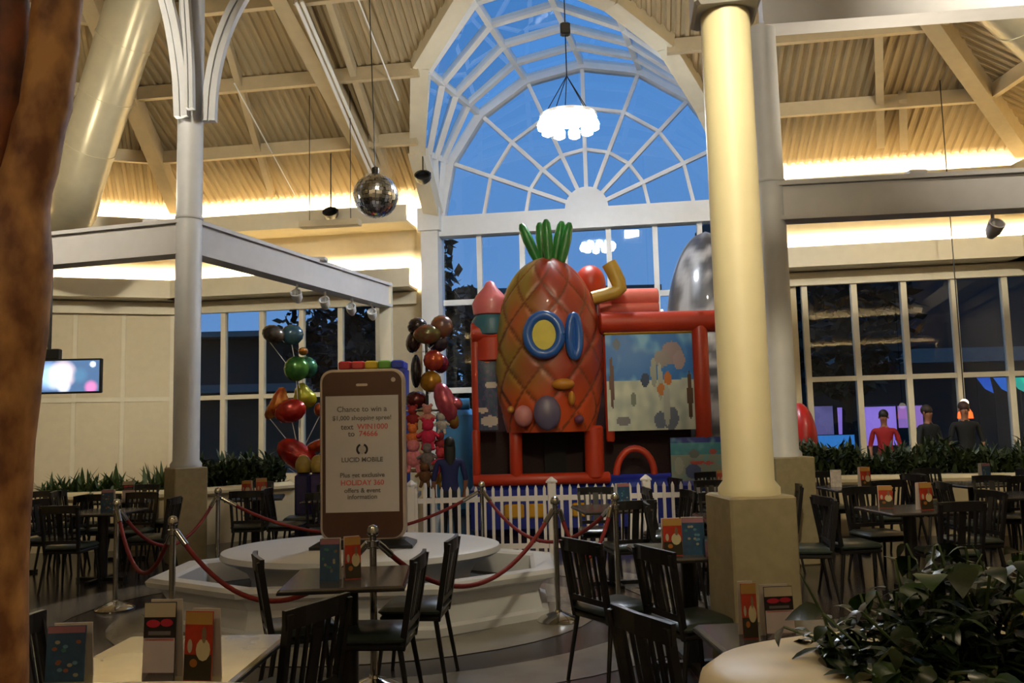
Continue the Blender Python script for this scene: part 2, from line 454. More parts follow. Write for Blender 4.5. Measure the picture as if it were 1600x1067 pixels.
window('window_3', MW, mr, .6, ZH, ZM, label='window wall behind the right planter')
# left blank wall with panels
LWR = root('wall_left', 'cream panelled wall behind the television')
MB().wbox(LW, -9.5, 0, 0, .25, 0, ZH + .15).build('wall_face', M_WALL, LWR)
coves(LW, -9.5, .15, LWR)
bw = [LW.pix(x, 600)[0] for x in (-60, 30, 116, 192, 268)]
for i, (a, b) in enumerate(zip(bw, bw[1:])):
    for (p, q) in ((.5, ZM - .07), (ZM + .07, ZH - .1)):
        MB().wbox(LW, a + .06, b - .06, -.012, .01, p, q).build('wall_panel', M_WALL, LWR)
for w in bw: MB().wbox(LW, w - .04, w + .04, -.035, .01, .5, ZH - .05).build('batten', M_TRIM, LWR)
MB().wbox(LW, -8, 0, -.03, .01, ZM - .05, ZM + .05).build('rail', M_TRIM, LWR)
RWR = root('wall_right', 'cream wall round the corner of the right windows')
MB().wbox(RW, 0, 9, 0, .25, 0, ZH + .15).build('wall_face', M_WALL, RWR)
coves(RW, 0, 9, RWR)
coves(BACKF, -13, 13, root('trim_1', 'light coves round the back of the hall'))

# window 2: the great arched window
W2 = root('window_2', 'great arched fanlight window with radial white bars')
zb0, zb1 = MW.pix(700, 372)[1], MW.pix(700, 341)[1]
MB().wbox(MW, w_bl, w_br, -.22, .12, zb0, zb1).build('beam', M_WHITE, W2)
rt = [RAD * .41, RAD * .70]
for k in range(1, 8):
    MB().beam(arcP(k, .3), arcP(k, RAD), .085, .10, up=MW.en).build('spoke', M_WHITE, W2)
hub = MB(); HP = [MW.P(wc + .47 * math.cos(PI * i / 12), -.14, zc + .47 * math.sin(PI * i / 12)) for i in range(13)]
hub.poly(HP, MW.en * .24).build('hub', M_WHITE, W2)
for k in range(8):
    for r in rt: MB().beam(arcP(k, r), arcP(k + 1, r), .07, .09, up=MW.en).build('ring_bar', M_WHITE, W2)
    MB().beam(arcP(k, RAD), arcP(k + 1, RAD), .20, .26, up=MW.en).build('arch_bar', M_WHITE, W2)
    rr = [.45] + rt + [RAD]
    for i in range(3):
        MB().add([arcP(k, rr[i], .02), arcP(k, rr[i + 1], .02), arcP(k + 1, rr[i + 1], .02), arcP(k + 1, rr[i], .02)], [(0, 1, 2, 3)]).build('pane', M_GLASS, W2)
mc = [w_bl] + [MW.pix(x, 430)[0] for x in (750, 817, 884, 953, 1026, 1096)] + [w_br]
zt = [0, 2.2, MW.pix(712, 473)[1], zb0]; zt[1] = MW.pix(712, 610)[1]
for w in mc[1:-1]: MB().wbox(MW, w - .055, w + .055, -.06, .08, 0, zb0).build('mullion', M_WHITE, W2)
for a, b in zip(mc, mc[1:]):
    for z in zt[1:-1]: MB().wbox(MW, a + .055, b - .055, -.04, .06, z - .06, z + .06).build('transom', M_WHITE, W2)
    for p, q in zip(zt, zt[1:]): MB().add([MW.P(a, .02, p), MW.P(b, .02, p), MW.P(b, .02, q), MW.P(a, .02, q)], [(0, 1, 2, 3)]).build('pane', M_GLASS, W2)

# vaulted skylight between arch and roof
SK = root('skylight', 'barrel vaulted glass skylight')
B_ = [arcP(k, RAD + .05, 0) for k in range(9)]
ts = [0, .22, .44, .66, .88]
for k in range(9):
    MB().beam(B_[k], OP[k], .11, .14).build('rib', M_WHITE, SK)
for k in range(8):
    for i in range(1, 5):
        t = ts[i]; MB().beam(B_[k].lerp(OP[k], t), B_[k + 1].lerp(OP[k + 1], t), .13, .13).build('cross_bar', M_WHITE, SK)
    for i in range(5):
        t0, t1 = ts[i], (ts + [1.0])[i + 1]
        MB().add([B_[k].lerp(OP[k], t0), B_[k].lerp(OP[k], t1), B_[k + 1].lerp(OP[k + 1], t1), B_[k + 1].lerp(OP[k + 1], t0)], [(0, 1, 2, 3)]).build('pane', M_SGLASS, SK)
    MB().beam(OP[k], OP[k + 1], .34, .30).build('opening_trim', M_TRIM, SK)

# ------------------------------------------------------------------ columns and ring beams
def column(px, Y, r, top, base_rot, label, bs=.46, mt=None):
    p = atY(px, 700, Y); R = root('column', label); R.location = (p.x, Y, 0)
    c = V((p.x, Y, 0))
    MB().lathe([(r + .03, 1.16), (r + .03, 1.20), (r, 1.24), (r, top)], 28, c).build('shaft', mt or M_COL, R, True)
    MB().rbox(c + V((0, 0, .58)), (bs, bs, 1.16), .012, base_rot).build('base', M_BASE, R)
    if top > 5: MB().lathe([(r + .008, 4.28), (r + .014, 4.3), (r + .008, 4.32)], 28, c).build('collar', M_COL, R, True)
    return R, c
RL, cL = column(291, 10.4, .158, 9.5, math.radians(40), 'white column on a stone base between left tables and podium', .40)
R2, c2 = column(1226, 9.4, .155, 6.15, math.radians(10), 'slimmer white column standing behind the big yellow lit column', .46)
R1, c1 = column(1167, 5.0, .150, 4.12, math.radians(8), 'big round column with stone base beside the near tables', .40, mat('warm_lit_column_paint', (218, 208, 172), .5, var=.04))  # cream tint paints in the warm lamp light falling on this column
MB().rbox(c1 + V((0, 0, 4.27)), (.40, .40, .3), .02, math.radians(-8)).build('capital', M_BEAM, R1)
MB().beam(c1 + V((-.02, 0, 4.6)), c1 + V((5, .2, 4.6)), .26, .4).build('beam', M_BEAM, R1)
def ring_beam(a, b, z0=3.85, z1=4.25, w=.2, name='ring_beam'):
    zz = (z0 + z1) / 2; m_ = MB()
    m_.beam(a + V((0, 0, zz)), b + V((0, 0, zz)), w, z1 - z0 - .06)
    m_.beam(a + V((0, 0, z1)), b + V((0, 0, z1)), w + .08, .05); m_.beam(a + V((0, 0, z0)), b + V((0, 0, z0)), w + .08, .05)
    return st(m_.build(name, M_BEAM))
eL = atY(70, 386, 11.0); eL.z = 0; ring_beam(cL, cL + (eL - cL) * 1.9)
eB = atY(603, 463, 15.6); eB.z = 0; ring_beam(cL, eB)
eR = atY(1600, 290, 9.1); eR.z = 0; ring_beam(c2, c2 + (eR - c2) * 2.2)
ring_beam(c2, c2 + (eR - c2) * 2.2, 6.15, 6.5, .24)
MB().beam(eB, eB + V((0, 0, 4.3)), .22, .22).build('pilaster', M_TRIM, WA)
# curved brackets on the left column
def bracket(pxs, Y, w=.17):
    pts = [atY(x, y, Y) for x, y in pxs]
    # resample
    out = []
    n = len(pts)
    for i in range(n - 1):
        p0, p1, p2, p3 = pts[max(i - 1, 0)], pts[i], pts[i + 1], pts[min(i + 2, n - 1)]
        for t in (0, .25, .5, .75):
            out.append(.5 * ((2 * p1) + (p2 - p0) * t + (2 * p0 - 5 * p1 + 4 * p2 - p3) * t * t + (3 * p1 - 3 * p2 + p3 - p0) * t ** 3))
    out.append(pts[-1])
    h = w / 2; g = .012
    m_ = MB().sweep(out, [(-.05, -h), (.05, -h), (.05, -g), (.02, -g), (.02, g), (.05, g), (.05, h), (-.05, h)], (0, -1, 0))
    return m_.build('bracket', M_COL, RL)
bracket([(327, 190), (330, 140), (340, 85), (357, 35), (378, -5), (405, -45)], 10.35)
bracket([(284, 183), (281, 120), (271, 50), (258, -5), (240, -60)], 10.2)
bracket([(297, 170), (296, 100), (292, 30), (288, -40)], 10.1, .1)

# ducts
M_DUCT = mat('painted_duct', (205, 196, 168), .3, .35, var=.06)
def duct(a, b, r, label, elbow=None):
    T = thing('air_duct', label, 'duct', tuple(a)); 
    MB().tube([a, b], r, 32).build('pipe', M_DUCT, T, True)
    d = (b - a)
    for t in (.15, .4, .65, .9):
        q = a + d * t; MB().tube([q - d.normalized() * .03, q + d.normalized() * .03], r + .012, 32).build('band', M_DUCT, T, True)
    if elbow:
        pts = [a, a - d.normalized() * .15] + [V(e) for e in elbow]
        MB().tube(pts, [r, r, r * .98, r * .95][:len(pts)], 28).build('elbow', M_DUCT, T, True)
    return T
dA, dB = atY(121, 282, 14.8), atY(232, -60, 12.9)
dA = atY(124, 278, 14.6)
duct(dA, dB, .43, 'fat pale duct slanting up the roof left of the white column', [dA + V((-.35, .5, -.42)), dA + V((-1.6, 1.4, -.55))])
duct(atY(1720, 125, 12.4), atY(1535, -50, 11.1), .5, 'pale duct crossing the top corner above the right windows')

# ------------------------------------------------------------------ outside
M_TREE = mat('dark_leaves', (26, 40, 34), .8, var=.4)
M_BARK = mat('bark_dark', (40, 34, 30), .9)
def outside_tree(x, y, h, r, label):
    T = thing('tree', label, 'tree', (x, y, 0), 0, 'trees outside the windows')
    MB().tube([(x, y, 0), (x + .1, y, h * .5), (x, y, h * .9)], [.25, .18, .05], 8).build('trunk', M_BARK, T)
    m_ = MB()
    for i in range(1500):
        a = random.uniform(0, 2 * PI); zz = random.uniform(-1, 1); q = math.sqrt(1 - zz * zz) * random.uniform(.45, 1.05)
        p = V((x + r * q * math.cos(a), y + r * q * math.sin(a), h * .68 + h * .36 * zz))
        s = random.uniform(.15, .34); u = V((random.gauss(0, 1), random.gauss(0, 1), random.gauss(0, .6))).normalized(); v = u.cross(V((random.gauss(0, 1), random.gauss(0, 1), 1))).normalized()
        m_.add([p - u * s, p + v * s * .5, p + u * s, p - v * s * .5], [(0, 1, 2, 3)])
    stuff(m_.build('foliage', M_TREE, T))
outside_tree(-3.5, 24, 8.4, 2.0, 'dusky tree outside at the lower corner of the arched window')
outside_tree(-6.2, 31, 8.5, 2.4, 'dusky tree beyond the left windows')
outside_tree(-1.6, 30, 6.2, 1.7, 'smaller dusky tree outside behind the pineapple')
outside_tree(9.2, 23, 6.6, 2.0, 'dusky tree outside the first right pane')
bd = thing('neighbouring_building', 'low dark building seen through the left windows', 'building', (-12, 40, 0))
MB().box((-16, 42, 2.9), (26, 8, 5.8)).build('wall', mat('dark_render', (58, 56, 44), .8), bd)
MB().box((-16, 41.6, 5.85), (26.2, 9, .25)).build('roof', mat('pale_coping', (110, 114, 106), .7), bd)
MB().box((-16, 37.4, 3.4), (24, .8, .35)).build('canopy', MATS['pale_coping'], bd)
bd = thing('neighbouring_hall', 'taller dark hall behind the lower panes of the arched window', 'building', (2, 40, 0))
MB().box((2.2, 42, 3.7), (9, 8, 7.4)).build('wall', MATS['dark_render'], bd)
MB().box((2.2, 41.6, 7.5), (9.2, 9, .25)).build('roof', MATS['pale_coping'], bd)
MB().box((2.2, 37.5, 4.6), (8.8, .6, .4)).build('canopy', MATS['pale_coping'], bd)
bd = thing('shopping_wing', 'dark wing of the mall seen through the right windows', 'building', (22, 32, 0))
MB().box((24, 34, 5), (31, 7, 10)).build('wall', mat('dark_wing_wall', (26, 30, 30), .8), bd)
MB().box((24, 29.7, 3.6), (30, .5, .5)).build('canopy', MATS['pale_coping'], bd)
def glow(px0, px1, py0, py1, Y, c, es, label, n=1):  # glowing panels standing in for the lit reflections in the right panes
    a, b = atY(px0, py1, Y), atY(px1, py0, Y)
    T = thing('lit_panel', label, 'sign', (a.x, Y, a.z))
    MB().rbox((a + b) / 2, (abs(b.x - a.x), .1, abs(b.z - a.z)), .02).build('housing', M_DARK, T)
    MB().box((a + b) / 2 - V((0, .06, 0)), (abs(b.x - a.x) * .94, .02, abs(b.z - a.z) * .92)).build('lit_face', mat('glow_' + label[:14], c, .5, emit=c, es=es), T)
glow(1308, 1400, 632, 700, 24, (150, 120, 215), .8, 'violet lit shopfront outside the right window')
glow(1322, 1345, 650, 680, 23.6, (250, 240, 250), 1.6, 'white lamp panel in front of the violet shopfront')
glow(1402, 1440, 632, 670, 24, (165, 120, 200), .6, 'narrow violet lit panel beside the shopfront')
glow(1272, 1300, 632, 690, 24, (120, 112, 170), .4, 'dim mauve lit panel at the edge of the right window')
glow(1274, 1335, 678, 705, 22.5, (60, 130, 200), .7, 'blue lit counter beneath the violet shopfront')
for i, (x, c) in enumerate(((1526, (40, 90, 190)), (1552, (50, 110, 200)), (1578, (50, 190, 160)), (1593, (60, 210, 180)))):
    a = atY(x, 590, 22); T = thing('pennant', ['dark blue lit pennant outside the fourth right pane', 'paler blue lit pennant beside the mullion', 'teal lit pennant past the mullion', 'brightest green pennant at the end of the row'][i], 'pennant', tuple(a), 0, 'lit pennants outside')
    MB().poly([a, a + V((.35, 0, 0)), a + V((.42, 0, -.42)), a + V((.2, 0, -.3))], (0, .02, 0)).build('cloth', mat('pennant_%d' % i, c, .6, emit=c, es=.6), T); MB().tube([(a.x + .02, 22.03, -.1), (a.x + .02, 22.03, a.z)], .02, 6).build('pole', M_DARK, T)
a = atY(1508, 632, 17.0)

# ------------------------------------------------------------------ lamps in view and housings
def lamp_housing(x, y, z, label):
    T = thing('ceiling_lamp', label, 'lamp', (x, y, z), 0, 'ceiling lamps of the food court')
    MB().lathe([(.36, 0), (.4, .02), (.3, .25), (.1, .34)], 20, (x, y, z)).build('housing', M_DARK, T, True)
    MB().tube([(x, y, z + .3), (x, y, 10.0)], .015, 6).build('rod', M_DARK, T)
for i, (x, y, z) in enumerate(LAMPS): lamp_housing(x, y, z, 'round black ceiling lamp hanging high over the ' + ['trunk side behind the viewer', 'middle behind the viewer', 'planter side behind the viewer', 'big round column', 'central tables'][i])
for i, (x, y, z, e) in enumerate(FILL_UPLIGHTS):
    T = thing('fill_uplight', 'unseen added uplight box on top of the %s' % ['left ring beam by the column', 'left ring beam by the duct', 'ring beam running to the arch', 'right ring beam by the column', 'right ring beam, farther one'][i], 'lamp', (x, y, z))
    MB().rbox((x, y, z - .045), (.2, .2, .06), .01).build('box', M_BEAM, T)

T = thing('fill_lamp', 'unseen fill lamp added above the tables for the round column', 'lamp', (.8, 1.5, 5.7))
MB().box((.8, 1.45, 5.75), (.5, .12, .4)).build('housing', M_DARK, T); MB().tube([(.8, 1.45, 5.8), (.8, 1.45, ZT)], .02, 6).build('rod', M_DARK, T)
for i, (x, y, z, d, e) in enumerate(WALL_FILL):
    T = thing('fill_lamp', 'unseen fill lamp added over the tables for the far walls, ' + ['trunk side', 'middle', 'planter side'][i], 'lamp', (x, y, z))
    MB().box((x, y - .12, z), (.6, .2, .6)).build('housing', M_DARK, T); MB().tube([(x, y - .12, z), (x, y - .12, ZT)], .02, 6).build('rod', M_DARK, T)
# ring chandelier
CHP = atY(888, 192, 13.0)
T = thing('chandelier', 'glowing ring chandelier hung on cables in the arch', 'lamp', tuple(CHP))
m_ = MB(); N = 40
m_.lathe([(.40, .07), (.46, .07), (.46, .12), (.40, .12)], N, CHP)
m_.v = m_.v; m_.build('ring', M_WHITE, T)
M_GLOW = mat('chandelier_lamp', (255, 255, 255), .5, emit=(240, 248, 255), es=140)
for i in range(10):
    a = 2 * PI * i / 10; c = CHP + V((.40 * math.cos(a), .40 * math.sin(a), -.02))
    MB().lathe([(.03, -.12), (.09, -.09), (.10, 0), (.06, .08)], 12, c).build('lamp_globe', M_GLOW, T, True)
top = atY(883, 46, 13.0)
for i in range(5):
    a = 2 * PI * i / 5 + .4; mid = top.lerp(CHP, .5)
    MB().tube([CHP + V((.43 * math.cos(a), .43 * math.sin(a), .1)), mid], .008, 5).build('cable', M_DARK, T)
MB().tube([mid, top + V((0, 0, .6))], .01, 5).build('cable', M_DARK, T)
MB().rbox(top, (.16, .14, .2), .02).build('junction_box', M_DARK, T)

# mirror ball
BP = atY(587, 306, 10.8)
T = thing('mirror_ball', 'large mirrored disco ball hanging under the roof rafter', 'ball', tuple(BP))
m_ = MB(); R_ = .295; nr, ns = 20, 40
for i in range(nr):
    a0, a1 = -PI / 2 + PI * i / nr, -PI / 2 + PI * (i + 1) / nr
    for j in range(ns):
        b0, b1 = 2 * PI * j / ns, 2 * PI * (j + 1) / ns
        am, bm = (a0 + a1) / 2, (b0 + b1) / 2
        jn = V((random.gauss(0, .004), random.gauss(0, .004), random.gauss(0, .004)))
        q = [BP + jn + V((math.cos(a) * math.cos(b), math.cos(a) * math.sin(b), math.sin(a))) * R_ for a, b in ((a0, b0), (a0, b1), (a1, b1), (a1, b0))]
        m_.add(q, [(0, 1, 2, 3)])
fac = m_.build('mirror_facets', mat('mirror', (232, 236, 242), .2, 1.0, var=.02), T); stuff(fac)
MB().ball(BP, R_ - .02).build('core', M_DARK, T, True)
MB().lathe([(.05, R_ - .01), (.05, R_ + .08), (.02, R_ + .1)], 12, BP).build('motor', M_DARK, T, True)
MB().tube([BP + V((0, 0, R_)), BP + V((-.1, .1, 3.6))], .007, 6).build('rod', M_DARK, T)

# spotlights
def spot(px, py, Y, top, label, r=.1, mt=M_DARK, drop=.35):
    p = atY(px, py, Y); T = thing('spotlight', label, 'spotlight', tuple(p))
    Mx = Matrix.Rotation(.9, 3, 'X')
    MB().lathe([(r * .5, -.1), (r, -.02), (r * 1.1, .1), (r * .9, .1), (r * .8, .02)], 16, p, M=Mx).build('can', mt, T, True)
    MB().tube([p + V((-r, 0, 0)), p + V((-r, 0, .12)), p + V((0, 0, .18)), p + V((r, 0, .12)), p + V((r, 0, 0))], .012, 6).build('yoke', mt, T)
    MB().tube([p + V((0, 0, .17)), p + V((0, 0, .17 + drop))], .014, 6).build('stem', mt, T)
def roofz(p): return ZE - SL * MW.wn(p)[1]
def hang(px, py, Y, label, r, tz=None):
    p = atY(px, py, Y); spot(px, py, Y, 0, label, r, M_DARK, (tz or roofz(p)) - p.z - .15)
hang(517, 336, 17.4, 'black spotlight on a rod beside the mirror ball', .15)
hang(661, 279, OP[1].y - .1, 'black floodlight hung at the edge of the skylight', .16, OP[1].z)
def underbeam(a, b, t, label, mt):
    q = a.lerp(b, t); T = thing('spotlight', label, 'spotlight', (q.x, q.y, 3.62))
    Mx = Matrix.Rotation(.9, 3, 'X'); p = V((q.x, q.y, 3.62)); r = .08
    MB().lathe([(r * .5, -.1), (r, -.02), (r * 1.1, .1), (r * .9, .1), (r * .8, .02)], 16, p, M=Mx).build('can', mt, T, True)
    MB().tube([p, p + V((0, 0, .21))], .02, 6).build('stem', mt, T)
for t, l in ((.45, 'closest to the left column'), (.6, 'second from the left column'), (.76, 'third from the left column'), (.9, 'nearest the great arch')):
    underbeam(cL, eB, t, 'white spotlight under the slanting ring beam, ' + l, M_WHITE)
underbeam(c2, eR, .87, 'grey spotlight under the right ring beam', M_BEAM)

# television on a pole
p = atY(101, 588, 11); T = thing('television', 'flat television hung on a pole before the panelled wall', 'television', tuple(p))
rz = math.radians(2)
MB().rbox(p, (.98, .06, .46), .01, rz).build('case', M_DARK, T)
W_, H_ = .93, .41; nx, ny = 62, 28
scr = MB(); cols = []
for i in range(nx):
    for j in range(ny):
        u0, u1, v0, v1 = i / nx, (i + 1) / nx, j / ny, (j + 1) / ny
        q = [p + Matrix.Rotation(rz, 3, 'Z') @ V(((u - .5) * W_, -.032, (v - .5) * H_)) for u, v in ((u0, v0), (u1, v0), (u1, v1), (u0, v1))]
        scr.add(q, [(0, 1, 2, 3)])
        u, v = u0, v0; c = [.06, .12, .24]
        def blob(cu, cv, r, col, asp=2.3):
            global c
            d = math.hypot((u - cu) * asp, v - cv) / r
            w = max(0, min(1, 1.6 - 1.6 * d)); c = [a * (1 - w) + b * w for a, b in zip(c, col)]
        blob(.28, .5, .5, (.35, .55, .95)); blob(.48, .55, .5, (.95, .78, .85)); blob(.38, .3, .3, (.5, .6, .9))
        blob(.5, .15, .25, (.7, .75, .95)); blob(.88, .12, .25, (.6, .2, .45)); blob(.9, .85, .12, (.8, .9, 1)); blob(.72, .5, .3, (.07, .17, .3))
        if u < .12: c = [.2, .6, .25] if v < .55 else [.6, .85, .7]
        cols += [c] * 4
so = scr.build('screen', attr_mat('tv_screen', .3, emit=1.5), T)
ca = so.data.color_attributes.new('Col', 'FLOAT_COLOR', 'CORNER')
for i, c in enumerate(cols): ca.data[i].color = (*c, 1)
q = atY(78, 400, 11.0)
MB().tube([(q.x, 11.05, p.z + .1), (q.x, 11.05, 3.9)], .025, 8).build('pole', M_DARK, T)
MB().rbox((q.x + .02, 11.05, p.z + .30), (.26, .1, .14), .01).build('mount', M_DARK, T)

# ------------------------------------------------------------------ planters along the windows
M_LEDGE = mat('planter_render', (222, 206, 170), .45, var=.05)
M_SOIL = mat('soil', (28, 22, 18), .95, var=.4)
def planter(pts, label, z=.78, depth=.8, name='planter'):
    pts = [V(p) for p in pts]; T = thing(name, label, 'planter', (pts[0].x, pts[0].y, 0))
    for a, b in zip(pts, pts[1:]):
        d = (b - a).normalized(); n = V((-d.y, d.x, 0)); L = (b - a).length
        mid = (a + b) / 2; Mz = Matrix((( d.x, n.x, 0), (d.y, n.y, 0), (0, 0, 1)))
        MB().box(mid + n * .06 + V((0, 0, z / 2 - .03)), (L, .12, z - .06), M=Mz).build('front_wall', M_LEDGE, T)
        MB().rbox(mid + n * .08 + V((0, 0, z - .05)), (L + .02, .26, .13), .045, M=Mz).build('rim', M_LEDGE, T, True)
        MB().box(mid + n * (depth / 2 + .1) + V((0, 0, z / 2 - .06)), (L, depth - .05, z - .12), M=Mz).build('soil', M_SOIL, T)
        MB().box(mid + n * (depth + .12) + V((0, 0, z / 2)), (L, .1, z), M=Mz).build('back_wall', M_LEDGE, T)
    return T
def lv(px, py, z): p = atz(px, py, z); p.z = 0; return p
pA, pB, pC = lv(40, 774, .78), lv(262, 768, .78), lv(462, 754, .78)
planter([pA, pB, pC], 'long cream planter wall under the left windows')
pD, pE = lv(1240, 746, .78), lv(1600, 741, .78)
pE = pD + (pE - pD) * 2.0
planter([pD, pE], 'long cream planter wall under the right windows')
M_FERN = mat('fern_green', (66, 88, 44), .5, var=.4, scale=12)
M_FERN2 = mat('hedge_green', (52, 70, 34), .55, var=.45, scale=12)
def leafblade(m_, base, d, L, w, droop, n=4):
    d = V(d).normalized(); side = d.cross(V((0, 0, 1)))
    side = side.normalized() if side.length > .01 else V((1, 0, 0))
    pts = []; p = V(base); dr = d.copy()
    for i in range(n + 1):
        t = i / n; ww = w * math.sin(PI * (.12 + .86 * t)) * (1 - .35 * t)
        pts.append((p - side * ww, p + V((0, 0, -.25 * ww)), p + side * ww)); p = p + dr * (L / n); dr = (dr + V((0, 0, -droop / n))).normalized()
    vs = [q for r in pts for q in r]; fs = []
    for i in range(n):
        k = i * 3; fs += [(k, k + 1, k + 4, k + 3), (k + 1, k + 2, k + 5, k + 4)]
    m_.add(vs, fs)
def shrub(px, z, off, h, r, label, group, mt, dens=60, lw=.03, along=None):
    base = lv(px, 765, .78) if along is None else along
    n = V((0, 1, 0)); c = base + n * off; c.z = z
    T = thing('potted_fern', label, 'plant', tuple(c), 0, group); m_ = MB()
    for i in range(dens):
        a = random.uniform(0, 2 * PI); el = random.uniform(.15, 1.4)
        d = V((math.cos(a) * math.cos(el), math.sin(a) * math.cos(el) * .6, math.sin(el)))
        b = c + V((random.uniform(-r, r) * .5, random.uniform(-.15, .15), 0))
        leafblade(m_, b, d, random.uniform(.7, 1.3) * (h if el > .7 else r), random.uniform(.7, 1.3) * lw, random.uniform(.3, 1.1))
    stuff(m_.build('foliage', mt, T)); MB().tube([c + V((0, 0, -.1)), c + V((0, 0, h * .5))], .02, 5).build('stem', M_FERN, T)
for px, h, lab in ((60, .3, 'feathery fern in the left planter beside the tree trunk'), (96, .38, 'arching fern at the start of the left planter'), (140, .38, 'broad fern below the television'), (170, .24, 'low fern near the middle of the panelled wall'), (232, .42, 'spiky fern between panelled wall and white column')):
    b = pA.lerp(pB, (px - 40) / 222); shrub(px, .7, .45, h, .42, lab, 'ferns in the left planter', M_FERN, along=b, lw=.035)
def hedge(a, b, n, label, z=.76):
    T = thing('hedge', label, 'hedge', (a.x, a.y, z)); m_ = MB()
    d = (b - a).normalized(); nn = V((-d.y, d.x, 0))
    for i in range(n):
        t = random.random(); c = a.lerp(b, t) + nn * random.uniform(.22, .78); c.z = z
        h = .34 + .10 * math.sin(t * 23) + .06 * math.sin(t * 57)
        an = random.uniform(0, 2 * PI); el = random.uniform(.1, 1.4)
        leafblade(m_, c + V((0, 0, random.uniform(0, h * .9))), (math.cos(an) * math.cos(el), math.sin(an) * math.cos(el), math.sin(el)), random.uniform(.1, .24), random.uniform(.02, .04), random.uniform(.3, 1.2), 3)
    stuff(m_.build('foliage', M_FERN2, T))
    for i in range(8):
        c = a.lerp(b, (i + .5) / 8) + nn * .5; MB().tube([c + V((0, 0, z - .12)), c + V((0, 0, z + .25))], .02, 5).build('stem', M_BARK, T)
hedge(pB.lerp(pC, .30), pC.lerp(pB, .02), 1300, 'dense dark hedge in the planter under the left windows')
hedge(pD.lerp(pE, .02), pD.lerp(pE, .95), 4200, 'dense dark hedge filling the right planter')

# ------------------------------------------------------------------ round podium with octagonal basin
M_POD = mat('podium_white', (204, 206, 212), .42, var=.05, scale=3)
T = thing('tiered_podium', 'white tiered podium with octagonal basin carrying the giant phone', 'podium', (FX, FY, 0))
RX, RY = 1.70, 1.04
def octa(sx, sy, z, c=(FX, FY)): return [V((c[0] + sx * x, c[1] + sy * y, z)) for x, y in ((-1, -.42), (-.45, -1), (.45, -1), (1, -.42), (1, .42), (.45, 1), (-.45, 1), (-1, .42))]
prof = [(.96, 0), (.96, .06), (.93, .08), (.91, .22), (.94, .30), (1.0, .33), (1.01, .37), (.99, .40), (.90, .40), (.88, .38), (.87, .18)]
MB().loft([octa(RX * s_, RY * s_, z) for s_, z in prof]).build('basin', M_POD, T)
MB().loft([octa(RX * .87, RY * .87, .17), octa(RX * .87, RY * .87, .2)]).build('basin_bed', mat('dark_basin_bed', (30, 28, 26), .7), T)
dx, dy = 1.2, .86
MB().lathe([(.80, .2), (.80, .3), (.84, .38), (.93, .44), (.97, .47)], 56, (FX, FY + .05, 0), dx, dy).build('drum', M_POD, T, True)
MB().lathe([(.93, .47), (1.0, .475), (1.03, .50), (1.02, .545), (.97, .56), (.5, .575), (.02, .58)], 56, (FX, FY + .05, 0), dx, dy).build('top_disc', M_POD, T, True)

# giant phone sign
PY = 7.35
pl, pr, pt = atY(502, 836, PY), atY(636, 836, PY), atY(566, 577, PY)
cxp = (pl.x + pr.x) / 2; Wp = pr.x - pl.x; zb = .63; zt_ = pt.z; Hp = zt_ - zb
T = thing('phone_sign', 'giant mobile phone sign advertising a shopping spree', 'sign', (cxp, PY, .58))
def rrect(w, h, r, y, cx=cxp, cz=zb + Hp / 2, n=6):
    out = []
    for sx, sz, a0 in ((1, -1, -PI / 2), (1, 1, 0), (-1, 1, PI / 2), (-1, -1, PI)):
        for i in range(n + 1):
            a = a0 + PI / 2 * i / n
            out.append(V((cx + sx * (w / 2 - r) + r * math.cos(a), y, cz + sz * (h / 2 - r) + r * math.sin(a))))
    return out
M_SIL = mat('phone_silver_rim', (186, 170, 158), .35, .3)
M_BRN = mat('phone_dark_face', (72, 44, 32), .35, var=.15)
MB().loft([rrect(Wp - .03, Hp - .03, .1, PY - .055), rrect(Wp, Hp, .11, PY - .035), rrect(Wp, Hp, .11, PY + .035), rrect(Wp - .03, Hp - .03, .1, PY + .055)]).build('rim', M_SIL, T)
MB().loft([rrect(Wp - .05, Hp - .05, .09, PY - .062), rrect(Wp - .05, Hp - .05, .09, PY - .05)]).build('face', M_BRN, T)
s0, s1 = atY(513, 800, PY), atY(625, 617, PY)
scx, scz, sw, sh = cxp, (s0.z + s1.z) / 2, (s1.x - s0.x), (s1.z - s0.z)
MB().box((scx, PY - .064, scz), (sw, .008, sh)).build('screen', mat('printed_panel', (176, 168, 164), .35, col2=(170, 165, 164)), T)
MB().loft([rrect(.10, .022, .01, PY - .066, cz=zt_ - .14), rrect(.10, .022, .01, PY - .06, cz=zt_ - .14)]).build('earpiece', M_SIL, T)
MB().lathe([(.02, 0), (.02, .006)], 16, (cxp + Wp * .37, PY - .062, zt_ - .1), M=Matrix.Rotation(PI / 2, 3, 'X')).build('camera_dot', M_SIL, T)
ysc = PY - .0695; R3, U3 = (1, 0, 0), (0, 0, 1)
M_TXT = mat('grey_print', (96, 88, 84), .6); M_TXR = mat('red_print', (190, 84, 76), .6)
def line(y, segs, size=.066):
    z = s1.z - (y - 617) / (800 - 617) * sh; k = sh / 1.0
    L = [(s_, m2) for s_, m2 in segs]; widths = []
    full = ''.join(a for a, _ in L); wtot = len(full) * size * .56; x = -wtot / 2
    for s_, m2 in L:
        w_ = len(s_) * size * .56
        text_mesh(s_.strip(), size, 'lettering', m2, T, (scx + x + w_ / 2, ysc, z - size * .35), R3, U3, bold=.001); x += w_
line(638, [('Chance to win a', M_TXT)]); line(652, [('$1,000 shopping spree!', M_TXT)], .055)
line(666, [('text ', M_TXT), ('WIN1000', M_TXR)]); line(677, [('to ', M_TXT), ('74666', M_TXR)])
line(718, [('LUCID MOBILE', M_TXT)], .055)
line(742, [('Plus get exclusive', M_TXT)], .055); line(754, [('HOLIDAY 360', M_TXR)], .062)
